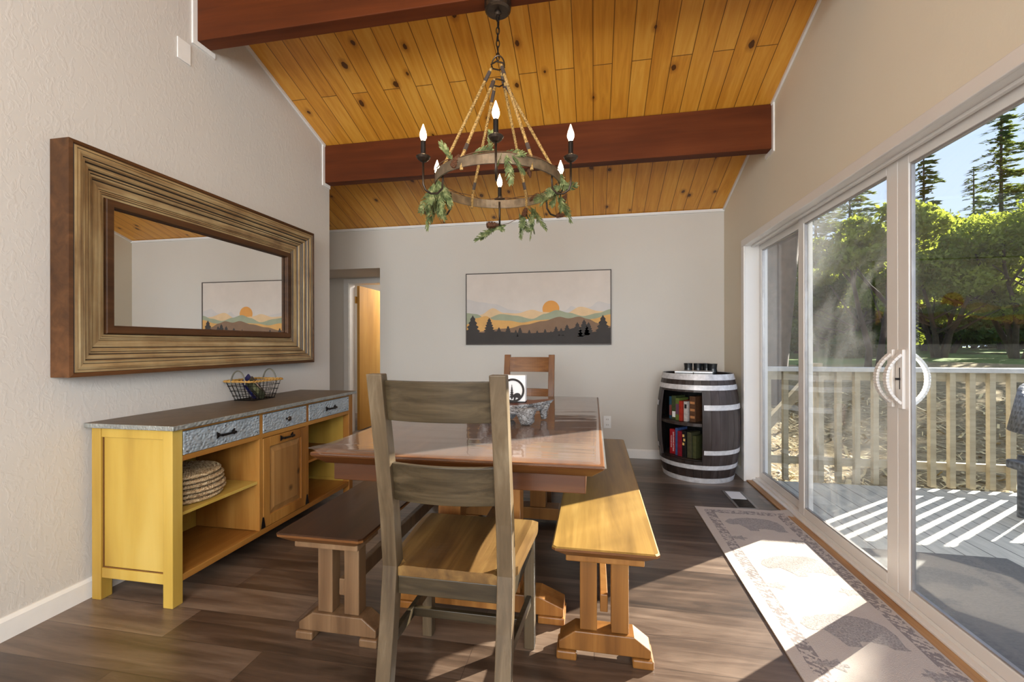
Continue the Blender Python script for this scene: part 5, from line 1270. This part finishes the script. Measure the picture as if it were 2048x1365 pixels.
def broad_tree(px, d, top, crown_bottom, w, label, mat, n=9000, stems=3, size=0.09, seed=1, lean=0, leafname='crown', mt=None):
    R_ = random.Random(seed); x, y = world_at(px, d); zb = gh(x, y)-0.1 if y > 4.5 else -0.6
    zt = zpx(top, d); zc0 = zpx(crown_bottom, d); t = thing('broadleaf_tree', label, 'tree', (x, y, zb), 'broadleaf trees on the hillside')
    hgt = zt-zc0; blobs = []
    for k in range(26):
        a = R_.uniform(0, 6.28); rr = w*math.sqrt(R_.random())*0.8; q = 1-(rr/w)**2*0.75
        zz = zc0+hgt*(0.15+0.75*R_.random())*q+ (0 if R_.random() > .3 else hgt*0.05); sz = R_.uniform(0.16, 0.30)*w
        blobs.append((x+rr*math.cos(a), y+rr*math.sin(a), min(zz, zt-sz*0.6), sz, sz, sz*0.65))
    V, F = leaves_mesh(blobs, n, size, seed=seed); npmesh(V, F, 'crown', mat, t)
    for k in range(stems):
        m = MB(); a = 6.28*k/stems+R_.uniform(0, 1); ex_ = w*0.35; p0 = Vector((x+0.12*math.cos(a), y+0.12*math.sin(a), zb)); pts = []; hh = (zc0-zb)+hgt*0.45
        for i in range(7):
            q = i/6; pts.append(p0+Vector((math.cos(a)*ex_*q**1.3+R_.uniform(-.05, .05), math.sin(a)*ex_*q**1.3+R_.uniform(-.05, .05), hh*q)))
        r0 = 0.02*d/3*0.7+0.03; m.tube(pts, [r0*(1-0.7*i/6) for i in range(7)], 8)
        for b_ in range(4):
            i0 = R_.randint(2, 4); p = pts[i0]; aa = R_.uniform(0, 6.28); br = [p]
            for i in range(1, 5): br.append(p+Vector((math.cos(aa)*w*0.13*i, math.sin(aa)*w*0.13*i, hh*0.08*i+R_.uniform(-.05, .05))))
            m.tube(br, [r0*0.45*(1-0.18*i) for i in range(5)], 6)
        m.build('trunk', mt or M['trunk_dark'], t, smooth=True)
    return t
def conifer(px, d, top, base, w, label, seed=1, n=55, bare=0.1):
    R_ = random.Random(seed); x, y = world_at(px, d); zb = gh(x, y)-0.2; zt = zpx(top, d); h = zt-zb
    t = thing('conifer', label, 'tree', (x, y, zb), 'conifers behind the broadleaf trees')
    m = MB(); m.tube([(x, y, zb+h*k/6) for k in range(7)], [0.012*h*(1-0.95*k/6)+0.02 for k in range(7)], 8); m.build('trunk', M['trunk'], t)
    V = []; F = []
    for k in range(n):
        q = bare+(1-bare)*(k+R_.random())/n; z = zb+h*q; L_ = w*(1-q)**0.75*R_.uniform(0.55, 1.15)+0.15; a = R_.uniform(0, 6.28)
        for j in range(int(10+L_*14)):
            s_ = R_.random()**0.8; bx = L_*s_; dz = -0.28*bx*s_+R_.uniform(-.05, .05)*L_+0.12*bx; side = R_.gauss(0, 0.13*L_*(1.1-s_)+0.05)
            cx_ = x+math.cos(a)*bx-math.sin(a)*side; cy2 = y+math.sin(a)*bx+math.cos(a)*side; cz = z+dz; l2 = 0.16+0.016*h*R_.random()
            aa = a+R_.uniform(-.9, .9); dx, dy = math.cos(aa)*l2, math.sin(aa)*l2; b0 = len(V); hz = R_.uniform(-.1, .04)
            V += [(cx_-dx*.5, cy2-dy*.5, cz), (cx_-dy*.28, cy2+dx*.28, cz-0.03), (cx_+dx, cy2+dy, cz+hz), (cx_+dy*.28, cy2-dx*.28, cz+0.03)]; F.append((b0, b0+1, b0+2, b0+3))
    npmesh(np.array(V), np.array(F), 'needles', M['needle'], t); return t
broad_tree(2040, 14, 330, 640, 4.4, 'large olive green tree on the hillside at the right edge of the glass', M['leaf_a'], 42000, 5, 0.075, 11)
broad_tree(1880, 15, 450, 650, 2.8, 'mid sized olive tree with branching dark stems right of the door handles', M['leaf_a'], 24000, 4, 0.075, 12)
broad_tree(1748, 11, 385, 560, 1.6, 'yellow green tree seen through the middle glass panel', M['leaf_a'], 12000, 2, 0.065, 13)
broad_tree(1690, 19, 500, 725, 3.4, 'dark green shaded tree low behind the middle glass panel', M['leaf_b'], 24000, 3, 0.10, 14)
broad_tree(1900, 24, 480, 700, 5.2, 'dark green tree in the shade beyond the olive trees', M['leaf_b'], 24000, 4, 0.12, 15)
broad_tree(2120, 22, 440, 690, 5, 'dark tree beyond the large olive tree at the right edge', M['leaf_b'], 18000, 4, 0.12, 16)
broad_tree(1600, 24, 440, 715, 4.6, 'dark tree seen through the far glass panel', M['leaf_b'], 20000, 3, 0.12, 17)
broad_tree(1790, 36, 470, 700, 8, 'far dark green tree closing the view beyond the meadow', M['leaf_b'], 20000, 3, 0.18, 18)
broad_tree(2040, 38, 480, 700, 9, 'far shaded tree behind the conifers at the right', M['leaf_b'], 20000, 3, 0.18, 19)
for q_, (px_, d_, w_, lb) in enumerate(((1560, 44, 9, 'far dark wood edge tree, leftmost'), (1690, 50, 10, 'far dark wood edge tree behind the middle panel'), (1900, 52, 11, 'far dark wood edge tree behind the handles side'), (2010, 50, 10, 'far dark wood edge tree near the right'), (2150, 48, 11, 'far dark wood edge tree, rightmost'))):
    broad_tree(px_, d_, 560, 697, w_, lb, M['leaf_b'], 7000, 2, 0.36, 60+q_)
conifer(1848, 30, 295, 640, 3.0, 'slim conifer right of the meeting door stiles', 21, 130)
conifer(2003, 38, 200, 600, 4.6, 'tallest conifer near the top right of the glass', 22, 190)
conifer(1948, 44, 335, 600, 3.8, 'short conifer left of the tallest one', 23, 120)
conifer(2085, 34, 150, 600, 4.5, 'conifer cut by the right edge of the view', 24, 160)
conifer(1700, 32, 330, 600, 5.0, 'conifer behind the hazy middle glass panel', 25, 170)
conifer(1632, 28, 330, 600, 3.8, 'conifer seen at the left of the middle glass panel', 26, 130)
# big pine just beyond the deck corner seen through the far panel
x, y = world_at(1590, 8.2); t = thing('pine_tree', 'thick leaning grey pine trunk seen through the far glass panel', 'tree', (x, y, gh(x, y)-0.2))
m = MB(); m.tube([(x-0.45+0.05*k+ (0.0), y, gh(x, y)-0.2+k*0.75) for k in range(9)][::1], [0.24+0.012*k for k in range(9)], 16); m.build('trunk', M['trunk'], t, smooth=True)
# off-frame pine added to block sun at far panel; oak dapples the near one
def sun_pt(p, tt, z=0): return (-math.sin(SUN_AZ)*p+math.cos(SUN_AZ)*tt, math.cos(SUN_AZ)*p+math.sin(SUN_AZ)*tt)
x, y = sun_pt(2.05, 13); t = thing('pine_tree', 'tall thick pine trunk added off view to block sun from the far panel', 'tree', (x, y, gh(x, y)-0.2))
m = MB(); m.tube([(x, y, gh(x, y)-0.2+k*1.2) for k in range(10)], [0.52-0.01*k for k in range(10)], 18); m.build('trunk', M['trunk'], t, smooth=True)
x, y = sun_pt(-2.0, 17); t = thing('oak_tree', 'spreading oak on the slope right of the deck view', 'tree', (x, y, gh(x, y)-0.2)); zt_ = 7.5
bl = []
R_ = random.Random(5)
for k in range(46):
    p_ = R_.uniform(-4.2, 0.30); q = R_.uniform(-1.8, 1.8); xx, yy = sun_pt(p_, 17+q); bl.append((xx, yy, 8.2+R_.uniform(-2.6, 2.4), 0.62, 0.62, 0.48))
V, F = leaves_mesh(bl, 26000, 0.11, seed=5); npmesh(V, F, 'crown', M['leaf_a'], t)
MB().tube([(x, y, gh(x, y)-0.2), (x+0.1, y, 2.5), (x-0.1, y+0.2, 6), (x, y, 8.5)], [0.3, 0.25, 0.18, 0.06], 10).build('trunk', M['trunk_dark'], t)
